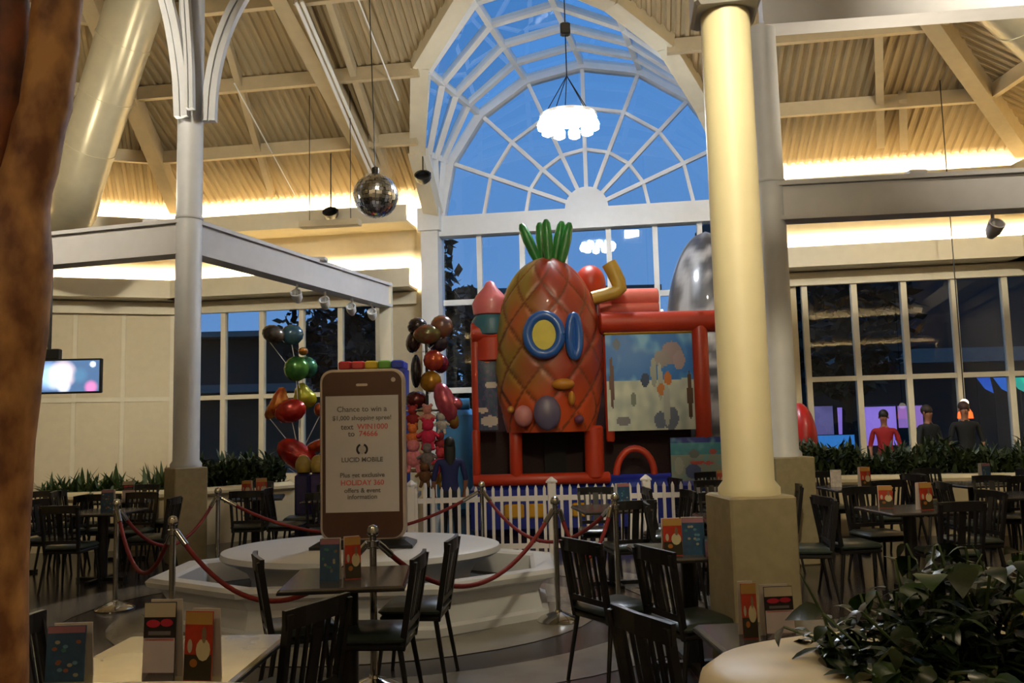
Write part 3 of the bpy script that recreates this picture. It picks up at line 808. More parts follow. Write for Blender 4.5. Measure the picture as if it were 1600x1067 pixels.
line(766, [('offers & event', M_TXT)], .055); line(776, [('information', M_TXT)], .055)
# round emblem
zl = s1.z - (702 - 617) / 183 * sh
for a0, a1 in ((PI * .62, PI * 1.32), (-PI * .32, PI * .38)):
    m_ = MB(); N = 12
    for i in range(N):
        A, B = a0 + (a1 - a0) * i / N, a0 + (a1 - a0) * (i + 1) / N
        m_.add([V((scx + r * math.cos(a), ysc, zl + r * math.sin(a))) for a, r in ((A, .034), (A, .052), (B, .052), (B, .034))], [(0, 1, 2, 3)])
    m_.build('emblem_arc', mat('black_print', (24, 20, 20), .6), T)
MB().loft([rrect(.045, .075, .01, ysc + .0015, cx=scx, cz=zl - .005), rrect(.045, .075, .01, ysc + .003, cx=scx, cz=zl - .005)]).build('emblem_phone', mat('grey_emblem', (150, 142, 138), .6), T)
MB().loft([[V((cxp + x, PY + y, z)) for x, y in ((-hw, -hd), (hw, -hd), (hw, hd), (-hw, hd))] for hw, hd, z in ((.44, .17, .575), (.44, .17, .60), (.36, .09, .64))]).build('base', M_DARK, T)

# ------------------------------------------------------------------ cafe furniture
def make_chair():
    T = thing('cafe_chair', 'x', 'chair')
    B = lambda nm, m_, mt, sm=False: m_.build(nm, mt, T, sm, False)
    B('seat', MB().rbox((0, 0, .455), (.40, .40, .055), .022), M_SEAT, True)
    B('seat_frame', MB().rbox((0, 0, .415), (.38, .38, .03), .008), M_BLK)
    for sx in (-1, 1):
        B('leg', MB().tube([(sx * .165, .16, .42), (sx * .20, .21, 0)], [.016, .012], 8), M_BLK, True)
        B('leg', MB().tube([(sx * .165, -.16, .42), (sx * .20, -.23, 0)], [.016, .012], 8), M_BLK, True)
        B('back_post', MB().beam((sx * .17, -.175, .40), (sx * .185, -.25, .87), .028, .034, up=(0, 1, 0)), M_BLK)
    B('top_rail', MB().sweep([(-.20, -.238, .845), (-.1, -.255, .85), (0, -.26, .85), (.1, -.255, .85), (.20, -.238, .845)], [(-.04, -.012), (.04, -.012), (.04, .012), (-.04, .012)], (0, 0, 1)), M_BLK)
    B('lower_rail', MB().beam((-.17, -.195, .52), (.17, -.195, .52), .03, .035), M_BLK)
    for x, w in ((-.115, .018), (-.06, .018), (0, .06), (.06, .018), (.115, .018)):
        B('back_slat', MB().beam((x, -.195, .52), (x * 1.05, -.25, .83), w, .012, up=(0, 1, 0)), M_BLK)
    return T
chair0 = make_chair(); index_children(); used = [False]
def put_chair(x, y, rz, label, group=None):
    c = chair0 if not used[0] else copy_tree(chair0); used[0] = True
    c.location = (x, y, 0); c.rotation_euler = (0, 0, rz); c['label'] = label
    if group: c['group'] = group
    return c
def make_table():
    T = thing('cafe_table', 'x', 'table')
    B = lambda nm, m_, mt, sm=False: m_.build(nm, mt, T, sm, False)
    B('tabletop', MB().rbox((0, 0, .735), (.68, .68, .03), .01), M_TTOP)
    B('edge_band', MB().box((0, .0, .728), (.684, .684, .014)), M_BLK)
    B('pedestal', MB().tube([(0, 0, .02), (0, 0, .715)], .055, 14), M_BLK, True)
    B('foot', MB().beam((-.28, 0, .02), (.28, 0, .02), .06, .035).beam((0, -.28, .02), (0, .28, .02), .06, .034), M_BLK)
    return T
table0 = make_table(); index_children(); tused = [False]
def put_table(x, y, rz, label, group=None):
    c = table0 if not tused[0] else copy_tree(table0); tused[0] = True
    c.location = (x, y, 0); c.rotation_euler = (0, 0, rz); c['label'] = label
    if group: c['group'] = group
    return c
R_ = math.radians
put_table(-.98, 4.93, R_(4), 'dark square cafe table in front of the podium and phone sign')
put_chair(-.80, 4.84, R_(86), 'black slat chair with green seat pulled out on the fence side of the central table')
put_chair(-.66, 5.50, R_(84), 'black slat chair behind the fence-side chair of the central table')
put_chair(-1.28, 5.02, R_(-68), 'black slat chair on the column side of the central table, back to the left column')
put_chair(-1.06, 3.72, R_(62), 'black slat chair beside the glossy menu table, seen from behind')
put_chair(.60, 5.34, R_(-58), 'black slat chair beside the fence-side rope post, near the round column')
put_chair(1.00, 4.93, R_(-66), 'black slat chair pushed to the table with two menu cards')
put_chair(.68, 3.35, R_(-64), 'black slat chair showing its back, closest to the leafy planter')
put_table(1.13, 5.62, R_(4), 'dark cafe table holding orange and blue menu cards before the round column')
put_table(1.10, 3.30, R_(4), 'dark cafe table at the foot of the round column, next to the leafy planter')
t0 = put_table(-1.33, 3.30, R_(-2), 'glossy pale-reflecting cafe table with menu tents near the tree trunk')
put_chair(-1.72, 3.42, R_(-80), 'black slat chair half hidden behind the blue menu card by the trunk')
M_GLOSS = mat('glossy_table_laminate', (150, 138, 104), .12, var=.15, coat=.5)  # paler base colour puts the bright reflection into this tabletop
for o in COL.objects:
    if o.parent is t0 and o.name.startswith('tabletop'):
        o.data = o.data.copy(); o.data.materials.clear(); o.data.materials.append(M_GLOSS); o['label'] = 'pale glossy tabletop'

# rows of tables farther off: (x, y, rot, name of the place, sides with chairs)
far = [(-5.9, 9.9, 5, 'table beside the tree trunk'), (-4.55, 9.3, -5, 'table just left of the white column'), (-6.9, 8.7, 0, 'table farthest toward the trunk'),
       (-5.0, 10.75, 8, 'table close under the ferns'), (-3.3, 10.7, 12, 'table between white column and phone sign'), (-2.2, 10.2, 3, 'table behind the podium'), (-7.3, 10.1, 3, 'table under the television'),
       (.95, 8.4, 8, 'table before the picket fence'), (1.95, 7.4, 0, 'table by the round column at the fence'), (2.2, 9.0, -4, 'table behind the round column'),
       (3.55, 7.65, 5, 'table just past the round column'), (5.25, 8.7, -6, 'table in the middle right area'), (4.0, 10.0, 3, 'table behind the slimmer column'),
       (5.5, 10.15, 10, 'table beneath the second window mullion'), (6.8, 9.5, 0, 'table amid the right dining area'), (8.0, 9.0, 4, 'table farthest along the right planter'),
       (2.75, 10.5, 10, 'table between the fence end and the right planter')]
sides = [(0, -.56, 0, 'near'), (0, .56, 180, 'window'), (-.56, 0, -90, 'left'), (.56, 0, 90, 'right')]
for i, (x, y, r, nm) in enumerate(far):
    put_table(x, y, R_(r), 'dark cafe ' + nm, 'cafe tables of the dining areas')
    for (ox, oy, rr, sn) in sides:
        a = R_(r); X = x + ox * math.cos(a) - oy * math.sin(a); Y = y + ox * math.sin(a) + oy * math.cos(a)
        if (V((X, Y)) - V((cL.x, cL.y))).length < .45 or (V((X, Y)) - V((c2.x, c2.y))).length < .5: continue
        if nm.startswith('table before the picket') and sn == 'left': continue
        put_chair(X, Y, R_(r + rr + random.uniform(-9, 9)), 'black %s-side chair of the %s' % (sn, nm), 'cafe chairs of the dining areas')

# menu cards
def card(x, y, z, w, h, rz, kind, label, tent=True):
    T = thing('menu_card', label, 'menu card', (x, y, z), rz)
    d = .07; pal = {'red': (168, 48, 26), 'blue': (42, 74, 104), 'black': (26, 20, 22), 'white': (200, 190, 184), 'pink': (176, 100, 120)}
    base = mat('card_' + kind, pal[kind], .35, var=.3, scale=25)
    B = lambda nm, m_, mt: m_.build(nm, mt, T, False, False)
    B('front_leaf', MB().beam((0, -d / 2, 0), (0, -d * .32, h), w, .004, up=(0, -1, 0)), base)
    B('back_leaf', MB().beam((0, d / 2, 0), (0, d * .32, h), w, .004, up=(0, -1, 0)), mat('card_white_back', (196, 186, 176), .4))
    def patch(cx, cz, rx, rz_, col, nm='print', seg=12):
        t = cz; y0 = -d / 2 + (cz / h) * d * .18 - .0035
        B(nm, MB().add([V((cx + rx * math.cos(2 * PI * k / seg), y0 + rz_ * math.sin(2 * PI * k / seg) / h * d * .18, cz + rz_ * math.sin(2 * PI * k / seg))) for k in range(seg)], [tuple(range(seg))]), mat('ink_%d_%d_%d' % col, col, .4))
    def rect(cx, cz, w_, h_, col):
        y = lambda z: -d / 2 + (z / h) * d * .18 - .003
        B('print', MB().add([V((cx + a * w_ / 2, y(cz + b * h_ / 2), cz + b * h_ / 2)) for a, b in ((-1, -1), (1, -1), (1, 1), (-1, 1))], [(0, 1, 2, 3)]), mat('ink_%d_%d_%d' % col, col, .4))
    if kind == 'red':
        rect(0, h * .9, w * .98, h * .18, (168, 128, 64)); rect(0, h * .2, w * .98, h * .36, (44, 38, 22))
        patch(w * .18, h * .45, w * .26, h * .16, (190, 178, 140)); patch(w * .2, h * .66, w * .09, h * .12, (120, 96, 70)); patch(-w * .3, h * .5, w * .09, h * .1, (170, 160, 140)); patch(-w * .15, h * .26, w * .14, h * .06, (150, 92, 36))
    elif kind == 'blue':
        rect(0, h * .93, w * .96, h * .12, (150, 100, 110))
        for k in range(12): patch(random.uniform(-.35, .35) * w, random.uniform(.12, .8) * h, w * .07, h * .035, random.choice([(140, 80, 60), (90, 130, 150), (150, 140, 120), (60, 110, 100)]))
    elif kind == 'black':
        rect(0, h * .28, w * .98, h * .54, (186, 172, 172)); rect(0, h * .06, w * .98, h * .12, (66, 58, 62)); rect(0, h * .9, w * .98, h * .18, (176, 164, 140))
        rect(0, h * .53, w * .9, h * .03, (200, 110, 110)); patch(-w * .2, h * .73, w * .22, h * .05, (170, 24, 48)); patch(w * .22, h * .74, w * .2, h * .05, (160, 22, 44)); rect(0, h * .61, w * .7, h * .05, (100, 94, 94))
    return T
card(-1.255, 3.02, .75, .115, .27, R_(-4), 'black', 'tall black, red and white folded menu tent on the glossy table')
card(-1.115, 3.02, .75, .105, .235, R_(-10), 'red', 'orange-red food menu card standing beside the tall tent')
card(-1.60, 3.05, .75, .135, .19, R_(2), 'blue', 'small blue printed card beside the tree trunk')
card(-1.06, 4.82, .75, .11, .235, R_(2), 'blue', 'blue and pink menu card on the central table')
card(-.95, 4.88, .75, .09, .235, R_(20), 'red', 'orange menu card touching the blue one on the central table')
card(.99, 5.42, .75, .12, .23, R_(3), 'red', 'orange menu card on the table before the round column')
card(1.13, 5.44, .75, .14, .23, R_(-6), 'blue', 'blue menu card on the table before the round column')
card(.91, 3.40, .75, .06, .21, R_(0), 'red', 'narrow red menu card at the foot of the round column')
card(1.02, 3.38, .75, .115, .20, R_(4), 'black', 'black and crimson menu tent at the foot of the round column')
kinds = ['red', 'blue', 'white', 'black', 'red', 'pink']
for i, (x, y, r, nm) in enumerate(far):
    k = kinds[i % 6]; card(x + .1, y - .1, .75, .13, .24, R_(r + 10), k, {'red': 'orange-red', 'blue': 'blue', 'white': 'white', 'black': 'black and red', 'pink': 'pink'}[k] + ' menu card on the ' + nm)
    if i % 2 == 0:
        k2 = kinds[(i + 2) % 6]; card(x - .15, y + .12, .75, .12, .2, R_(r - 20), k2, 'second, smaller %s card on the ' % k2 + nm)

# ------------------------------------------------------------------ stanchions and ropes
SP = {'a': (lambda p: p)(0)}
posts = {'front': (-.90, 5.30, 'chrome rope post in front of the phone sign'), 'right': (.32, 6.95, 'chrome rope post between podium and picket fence chairs'),
         'left': (-3.69, 7.8, 'chrome rope post standing alone on the dark floor to the left'), 'front_left': (-2.50, 6.15, 'chrome rope post behind the tall menu tent'),
         'rear_left': (-3.18, 9.0, 'chrome rope post behind the podium at the white column'), 'rear': (-.36, 8.95, 'chrome rope post between podium and picket fence'), 'rear_right': (.84, 7.15, 'chrome rope post behind the chairs at the fence')}
def make_post():
    T = thing('rope_post', 'x', 'rope post'); B = lambda nm, m_, sm=True: m_.build(nm, M_CHROME, T, sm, False)
    B('base', MB().lathe([(.17, 0), (.172, .012), (.15, .03), (.09, .055), (.035, .075), (.03, .09)], 32))
    B('pole', MB().tube([(0, 0, .07), (0, 0, .93)], .022, 16))
    B('collar', MB().lathe([(.024, .86), (.038, .865), (.038, .90), (.024, .905)], 20))
    B('finial', MB().lathe([(.022, .93), (.036, .94), (.038, .965), (.028, .99), (.008, 1.0)], 20))
    return T
post0 = make_post(); index_children()
for i, (k, (x, y, lab)) in enumerate(posts.items()):
    c = post0 if i == 0 else copy_tree(post0); c.location = (x, y, 0); c['label'] = lab; c['group'] = 'chrome rope posts round the podium'
def rope(a, b, sag, label):
    A = V((posts[a][0], posts[a][1], .885)); B_2 = V((posts[b][0], posts[b][1], .885)); d = (B_2 - A).normalized()
    A2, B2 = A + d * .04, B_2 - d * .04
    T = thing('velvet_rope', label, 'rope', tuple((A2 + B2) / 2), 0, 'red velvet ropes between the posts')
    pts = [A2.lerp(B2, t / 24) + V((0, 0, -sag * (1 - (2 * t / 24 - 1) ** 2))) for t in range(25)]
    MB().tube(pts, .017, 10).build('cord', M_RED, T, True)
    for q0, q1 in ((0, 2), (24, 22)): MB().tube([pts[q0], pts[q1].lerp(pts[q0], .3)], .022, 10).build('end_cap', M_CHROME, T, True)
rope('left', 'front_left', .42, 'red velvet rope sagging low over the dark floor')
rope('front_left', 'front', .42, 'red velvet rope sagging behind the glossy table')
rope('front', 'right', .42, 'red velvet rope sagging before the podium toward the fence')
rope('right', 'rear_right', .40, 'short steep red velvet rope behind the slat chairs')
rope('left', 'rear_left', .40, 'red velvet rope running back to the white column')
rope('rear_left', 'rear', .40, 'red velvet rope behind the podium')
rope('rear', 'rear_right', .40, 'red velvet rope in front of the picket fence')

# ------------------------------------------------------------------ picket fence
FYY = 10.1
T = thing('picket_fence', 'white picket fence around the inflatables', 'fence', (0, FYY, 0))
M_PVC = mat('fence_white', (226, 222, 224), .4, var=.03)
x0, x1 = atY(650, 760, FYY).x, 3.1
x = x0; i = 0
while x < x1:
    MB().loft([[V((x + a * w_, FYY + b * .012, z)) for a, b in ((-1, -1), (1, -1), (1, 1), (-1, 1))] for w_, z in ((.018, .06), (.018, .82), (.002, .86))]).build('picket', M_PVC, T)
    x += .1025
for z in (.14, .70): MB().box(((x0 + x1) / 2, FYY + .03, z), (x1 - x0 + .05, .035, .06)).build('rail', M_PVC, T)
for x in (x0 - .06, atY(862, 760, FYY).x, atY(1010, 760, FYY).x, x1):
    MB().rbox((x, FYY + .02, .44), (.1, .1, .88), .01).build('post', M_PVC, T); MB().lathe([(.07, .88), (.07, .9), (.01, .95)], 4, (x, FYY + .02, 0)).build('post_cap', M_PVC, T)
T2 = thing('fence_return', 'short side run of the white picket fence, behind the phone sign', 'fence', (x0 - .1, FYY + .1, 0))
for k in range(10):
    y = FYY + .18 + k * .1
    MB().loft([[V((x0 - .12 + b * .012, y + a * w_, z)) for a, b in ((-1, -1), (1, -1), (1, 1), (-1, 1))] for w_, z in ((.018, .06), (.018, .82), (.002, .86))]).build('picket', M_PVC, T2)
for z in (.14, .70): MB().box((x0 - .09, FYY + .65, z), (.035, 1.1, .06)).build('rail', M_PVC, T2)

# ------------------------------------------------------------------ inflatable play castle
YC = 12.0
M_ORG = mat('castle_orange_red', (182, 54, 26), .45, var=.12, scale=3, coat=.1)
M_MESH = mat('dark_netting', (44, 22, 18), .8, var=.4, scale=30)
M_CBLUE = mat('castle_blue', (24, 40, 140), .35, coat=.3); M_CYEL = mat('castle_yellow', (200, 150, 24), .35, coat=.3)
def X_(px, Y=YC): return atY(px, 660, Y).x
def Z_(py, Y=YC, px=900): return atY(px, py, Y).z
T = thing('bounce_castle', 'orange-red inflatable play castle with murals behind the picket fence', 'inflatable', (X_(930), YC, 0))
def tubex(x0, x1, y, z, r, nm, mt): MB().tube([(x0, y, z), (x0 + .02, y, z), (x1 - .02, y, z), (x1, y, z)], [r * .8, r, r, r * .8], 16).build(nm, mt, T, True)
zb_ = Z_(746)
xa, xb = X_(738), X_(1126)
# base: blue with yellow blocks
MB().rbox(((xa + xb) / 2, YC + 1.1, zb_ / 2 - .02), (xb - xa + .1, 2.3, zb_ - .06), .1).build('base', M_CBLUE, T, True)
for px in (800, 835, 905, 1090): MB().rbox((X_(px), YC - .06, .36), (.28, .06, .2), .02).build('yellow_block', M_CYEL, T)
tubex(xa, X_(950), YC - .02, zb_ - .01, .085, 'front_tube', M_ORG)
# pillars
def pillar(px0, px1, py0, py1, y=YC, mt=M_ORG):
    x0, x1 = X_(px0, y), X_(px1, y); z0, z1 = Z_(py1, y, px0), Z_(py0, y, px0); r = (x1 - x0) / 2; x = (x0 + x1) / 2
    MB().tube([(x, y, z0), (x, y, z0 + .03), (x, y, z1 - .03), (x, y, z1)], [r * .8, r, r, r * .8], 16).build('pillar', mt, T, True)
pillar(737, 750, 672, 748); pillar(795, 815, 665, 748); pillar(912, 942, 665, 748); pillar(1086, 1112, 488, 750); pillar(946, 960, 488, 690, YC + .05)
pillar(738, 752, 505, 672, YC + .1)
# back wall and netting
MB().box(((xa + xb) / 2, YC + 2.1, (Z_(490) + zb_) / 2), (xb - xa, .1, Z_(490) - zb_)).build('back_wall', mat('castle_back', (58, 26, 24), .6), T)
MB().box(((X_(738) + X_(945)) / 2, YC + .55, (Z_(672) + zb_) / 2), (X_(945) - X_(738), .04, Z_(672) - zb_)).build('netting', M_MESH, T)
MB().box(((X_(945) + X_(1090)) / 2, YC + .5, (Z_(672) + zb_) / 2), (X_(1090) - X_(945), .04, Z_(672) - zb_)).build('netting', M_MESH, T)
MB().box((X_(868), YC + .4, (Z_(672) + zb_) / 2), (.32, .06, Z_(672) - zb_)).build('doorway', mat('doorway_dark', (14, 12, 14), .8), T)  # near-black slab stands in for the shade inside the doorway
tubex(X_(942), xb + .25, YC + .02, Z_(503, px=1040), .16, 'top_tube', M_ORG); tubex(xa, X_(790), YC + .1, Z_(520, px=760), .14, 'top_tube', M_ORG)
MB().rbox(((X_(946) + X_(1088)) / 2, YC - .02, Z_(518, px=1020)), (X_(1088) - X_(946), .06, .07), .02).build('yellow_strip', M_CYEL, T)
tubex(X_(940, 12.6), X_(1036, 12.6), 12.6, Z_(467, 12.6), .14, 'salmon_tube', mat('castle_salmon', (226, 120, 108), .4)); tubex(X_(940, 12.6), X_(1036, 12.6), 12.6, Z_(484, 12.6), .12, 'salmon_tube', MATS['castle_salmon'])
# arched crawl opening
pc = V((X_(990), YC, zb_)); m_ = MB()
m_.tube([pc + V((.27 * math.cos(PI * i / 14), .0, .02 + .37 * math.sin(PI * i / 14))) for i in range(15)], .05, 12); m_.build('crawl_arch', M_ORG, T, True)
# mural panels: printed vinyl with colour patches
def mural(px0, px1, py0, py1, y, nm, fn, nx=70, ny=56):
    x0, x1 = X_(px0, y), X_(px1, y); z0, z1 = Z_(py1, y, (px0 + px1) / 2), Z_(py0, y, (px0 + px1) / 2)
    MB().rbox(((x0 + x1) / 2, y + .04, (z0 + z1) / 2), (x1 - x0, .06, z1 - z0), .01).build(nm + '_backing', M_MESH, T)
    m_ = MB(); cols = []
    for i in range(nx):
        for j in range(ny):
            q = [(x0 + (x1 - x0) * a / nx, y + .004 - .03 * math.sin(PI * a / nx) * math.sin(PI * b / ny), z0 + (z1 - z0) * b / ny) for a, b in ((i, j), (i + 1, j), (i + 1, j + 1), (i, j + 1))]
            m_.add(q, [(0, 1, 2, 3)]); cols += [fn((i + .5) / nx, (j + .5) / ny)] * 4
    o = m_.build(nm, attr_mat(nm + '_print', .4, .2), T); ca = o.data.color_attributes.new('Col', 'FLOAT_COLOR', 'CORNER')
    for i, c in enumerate(cols): ca.data[i].color = (lin(c[0]), lin(c[1]), lin(c[2]), 1)
from mathutils import noise
def mixc(a, b, w): w = max(0, min(1, w)); return tuple(p * (1 - w) + q * w for p, q in zip(a, b))
def ell(u, v, cu, cv, ru, rv): return 1 - math.hypot((u - cu) / ru, (v - cv) / rv)
def sea(u, v):
    nz = noise.noise(V((u * 4, v * 4, 1.3))); n2 = noise.noise(V((u * 11, v * 9, 7)))
    c = (44, 116, 196); c = mixc(c, (120, 180, 222), (nz + n2 * .6) * 1.6)
    if v < .52 + .04 * nz: c = mixc((206, 212, 198), (172, 184, 178), n2 + .5)
    for cu, cv, ru, rv, col in ((.76, .80, .12, .12, (150, 132, 138)), (.64, .74, .09, .09, (140, 136, 138)), (.84, .72, .07, .1, (160, 142, 148)), (.54, .60, .035, .16, (150, 158, 152)), (.61, .5, .03, .2, (168, 176, 170)),
                                (.70, .53, .05, .07, (196, 116, 48)), (.62, .42, .05, .06, (190, 120, 60)), (.44, .52, .05, .07, (40, 64, 96)), (.6, .1, .07, .09, (104, 116, 142)), (.72, .12, .09, .12, (110, 120, 140)), (.68, .26, .04, .22, (176, 182, 178)),
                                (.95, .35, .03, .25, (80, 56, 40)), (.06, .5, .025, .28, (90, 62, 52)), (.3, .32, .03, .08, (120, 130, 120)), (.18, .10, .08, .05, (120, 120, 128)), (.13, .9, .04, .06, (90, 110, 130))):
        if ell(u, v, cu, cv, ru, rv) > 0: c = col
    return c
def sea2(u, v):
    n2 = noise.noise(V((u * 8, v * 7, 3)))
    c = (150, 160, 150) if v < .6 else (70, 150, 170)
    if v > .88: c = (40, 60, 150)
    c = mixc(c, (110, 180, 190), n2 * 1.2)
    for cu, cv, ru, rv, col in ((.42, .22, .15, .17, (90, 104, 150)), (.5, .42, .14, .04, (190, 80, 70)), (.72, .40, .1, .04, (196, 96, 90)), (.45, .62, .1, .1, (110, 120, 120)), (.82, .66, .08, .06, (190, 96, 90)), (.15, .35, .09, .2, (170, 176, 168))):
        if ell(u, v, cu, cv, ru, rv) > 0: c = col
    return c
def reef(u, v):
    n1 = noise.noise(V((u * 5, v * 14, 5))); n2 = noise.noise(V((u * 9, v * 22, 15)))
    c = mixc((44, 60, 96), (60, 84, 100), n1 + .5)
    if n2 > .22: c = (84, 70, 110)
    if ell(u, v, .7, .50, .35, .035) > 0 or ell(u, v, .6, .10, .5, .06) > 0 or ell(u, v, .2, .22, .3, .03) > 0: c = (188, 178, 172)
    if v > .93: c = (200, 140, 50)
    if ell(u, v, .5, .8, .2, .05) > 0: c = (170, 80, 50)
    return c
mural(950, 1087, 522, 672, YC - .03, 'sea_mural', sea)
mural(1046, 1126, 683, 751, YC - .12, 'small_mural', sea2, 44, 40)
mural(748, 778, 532, 672, YC + .04, 'reef_mural', reef, 16, 60)

# the fruit-shaped tower: an upright pineapple with a quilted skin
PC = V((X_(861), YC + .15, 0)); zt0, zt1 = Z_(674), Z_(398)
m_ = MB(); cols = []; NA, NZ = 150, 110
hw = (X_(948) - X_(775)) / 2
def prad(t):                                      # t 0 bottom .. 1 top
    if t < .38: return .80 + .20 * math.sin(PI / 2 * (t / .38))
    q = (t - .38) / .62; return max(0.0, (1 - q ** 2.5)) ** .52
pts = []; col = []
for j in range(NZ + 1):
    t = .001 + .9985 * (j / NZ) ** .9
    rr_ = prad(t) * hw
    for i in range(NA):
        a = 2 * PI * i / NA
        u, v = a / (2 * PI), t
        k1 = (u * 9 + v * 4.2) % 1; k2 = (u * 9 - v * 4.2) % 1
        g = min(min(k1, 1 - k1), min(k2, 1 - k2))
        puff = min(1, g / .16); rad = rr_ * (1 + .035 * (puff - 1) * (1 if t > .1 else 0))
        tilt = .06 * (t - .3)
        pts.append(PC + V((rad * math.cos(a) + 0.0, rad * .82 * math.sin(a), zt0 + (zt1 - zt0) * t)))
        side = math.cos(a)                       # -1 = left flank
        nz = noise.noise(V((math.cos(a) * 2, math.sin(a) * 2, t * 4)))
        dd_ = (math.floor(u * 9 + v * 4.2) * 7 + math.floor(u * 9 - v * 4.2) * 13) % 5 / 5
        c = mixc((148, 54, 34), (140, 122, 50), (-side + .12) * 1.3 + nz * .6 + (dd_ - .5) * .4)  # painted lighting: skin turns olive to the left, red to the right
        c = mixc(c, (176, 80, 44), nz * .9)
        if t < .32: c = mixc(c, (196, 78, 34), (.32 - t) * 5)
        if g < .045: c = mixc(c, (104, 54, 28), .8)
        col.append(c)
m_.v = pts
for j in range(NZ):
    for i in range(NA):
        a, b = j * NA + i, j * NA + (i + 1) % NA; m_.f.append([a, b, b + NA, a + NA])
m_.f.append(list(range(NA - 1, -1, -1))); m_.f.append([NZ * NA + i for i in range(NA)])
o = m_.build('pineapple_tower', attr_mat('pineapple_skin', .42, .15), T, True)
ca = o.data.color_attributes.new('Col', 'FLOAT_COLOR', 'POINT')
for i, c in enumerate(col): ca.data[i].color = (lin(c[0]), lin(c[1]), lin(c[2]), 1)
tower = o
M_LEAF = mat('tower_leaf_green', (34, 120, 44), .4, var=.3, coat=.2)
for (bx, by, tx, ty, dy) in ((838, 404, 814, 350, 0), (848, 402, 843, 348, .1), (857, 402, 853, 343, -.08), (868, 402, 878, 346, .05), (878, 405, 890, 348, -.05)):
    a, b = atY(bx, by, YC + .1 + dy), atY(tx, ty, YC + .1 + dy)
    MB().tube([a - (b - a) * .15, a.lerp(b, .2), a.lerp(b, .55), a.lerp(b, .9), b], [.05, .075, .08, .06, .03], 12).build('leaf', M_LEAF, T, True)
# window ring with plain yellow pane, and open shutter
M_WB = mat('ring_blue', (34, 92, 176), .35, coat=.4); M_YL = mat('pane_yellow', (206, 190, 60), .4)
def yfront(px): x = X_(px, YC - .5); return PC.y - .82 * hw * math.sqrt(max(0, 1 - ((x - PC.x) / hw) ** 2))
def ovalring(cx, cy, rx, ry, r, nm, mt, fill=None):
    y = yfront(cx) - .05; c = atY(cx, cy, y); sx, sz = rx / F * y, ry / F * y
    yaw = (c.x - PC.x) / hw * .75
    P_ = [c + V((math.cos(q) * sx, math.cos(q) * sx * yaw, math.sin(q) * sz)) for q in [2 * PI * i / 28 for i in range(29)]]
    MB().tube(P_, r, 10).build(nm, mt, T, True)
    if fill: MB().poly([p + V((0, -.02, 0)) for p in P_[:-1]], (0, .05, 0)).build(nm + '_pane', fill, T)
ovalring(850, 523, 26, 31, .07, 'window_ring', M_WB, M_YL); ovalring(897, 525, 8, 32, .06, 'shutter', M_WB, M_WB)
# soft mounds at the foot of the tower
def mound(px, py, rx, rz_, col, nm):
    y = yfront(px) - .02; c = atY(px, py, y); MB().ball(c, (rx, .10, rz_), 18, 10).build(nm, mat(nm + '_%d' % px, col, .4, coat=.2), T, True)
mound(855, 645, .19, .24, (96, 88, 116), 'violet_mound'); mound(818, 650, .13, .15, (196, 128, 128), 'pink_mound')
mound(880, 600, .16, .08, (190, 128, 40), 'gold_patch'); mound(893, 622, .05, .1, (200, 140, 50), 'gold_patch'); mound(905, 655, .07, .06, (110, 60, 96), 'plum_patch'); mound(798, 640, .05, .05, (200, 150, 70), 'gold_patch')
# yellow bent pipe
q = [atY(x, y, YC + .1) for x, y in ((925, 466), (945, 461), (962, 456), (968, 451), (966, 440), (959, 425), (951, 411))]
MB().tube(q[:4] + q[4:], [.10, .10, .10, .11, .11, .11, .11], 14).build('bent_pipe', mat('pipe_yellow', (196, 162, 70), .4), T, True)
# pink puffy cone at the left top of the castle
c = atY(766, 470, YC + .15)
MB().lathe([(.10, -.25), (.24, -.2), (.26, -.05), (.20, .08), (.10, .19), (.06, .27), (.01, .30)], 18, c, 1.05, .7).build('pink_cone', mat('castle_pink', (216, 112, 116), .4, coat=.3), T, True)
MB().lathe([(.18, -.55), (.27, -.5), (.28, -.3), (.22, -.22)], 18, c, 1, .8).build('teal_drum', mat('castle_teal', (44, 100, 120), .4), T, True)
MB().lathe([(.20, -.9), (.24, -.88), (.24, -.56), (.2, -.54)], 18, c, 1, .8).build('pillar', M_ORG, T, True)
c = atY(922, 445, YC + .5); MB().ball(c, (.24, .3, .3), 18, 12).build('orange_dome', M_ORG, T, True)

# grey swirled inflatable behind
cg = atY(1106, 450, 15.4)
m_ = MB(); col = []; NA, NZ = 60, 50; T = thing('grey_inflatable', 'tall grey swirl-patterned inflatable behind the castle', 'inflatable', (cg.x, 15.4, 0))
zt1 = Z_(362, 15.4, 1090)
for j in range(NZ + 1):
    t = j / NZ; r = .80 * (1.0 if t < .55 else max(0, 1 - ((t - .55) / .45) ** 2.4) ** .55 + .001)
    for i in range(NA):
        a = 2 * PI * i / NA; m_.v.append(V((cg.x + r * math.cos(a), 15.4 + r * math.sin(a), .02 + (zt1 - .02) * t)))
        z = .02 + (zt1 - .02) * t
        s_ = math.sin(5 * noise.noise(V((math.cos(a) * 1.6, math.sin(a) * 1.6, z * 1.3))) + 13 * math.hypot(math.sin((a + 1.75) * .5) * 1.6, (z - 4.2)))
        col.append(mixc((58, 56, 58), (150, 146, 144), s_ * .9 + .4))
for j in range(NZ):
    for i in range(NA):
        a, b = j * NA + i, j * NA + (i + 1) % NA; m_.f.append([a, b, b + NA, a + NA])
m_.f.append([NZ * NA + i for i in range(NA)])
o = m_.build('body', attr_mat('grey_swirl', .35, .3), T, True); ca = o.data.color_attributes.new('Col', 'FLOAT_COLOR', 'POINT')
for i, c in enumerate(col): ca.data[i].color = (lin(c[0]), lin(c[1]), lin(c[2]), 1)

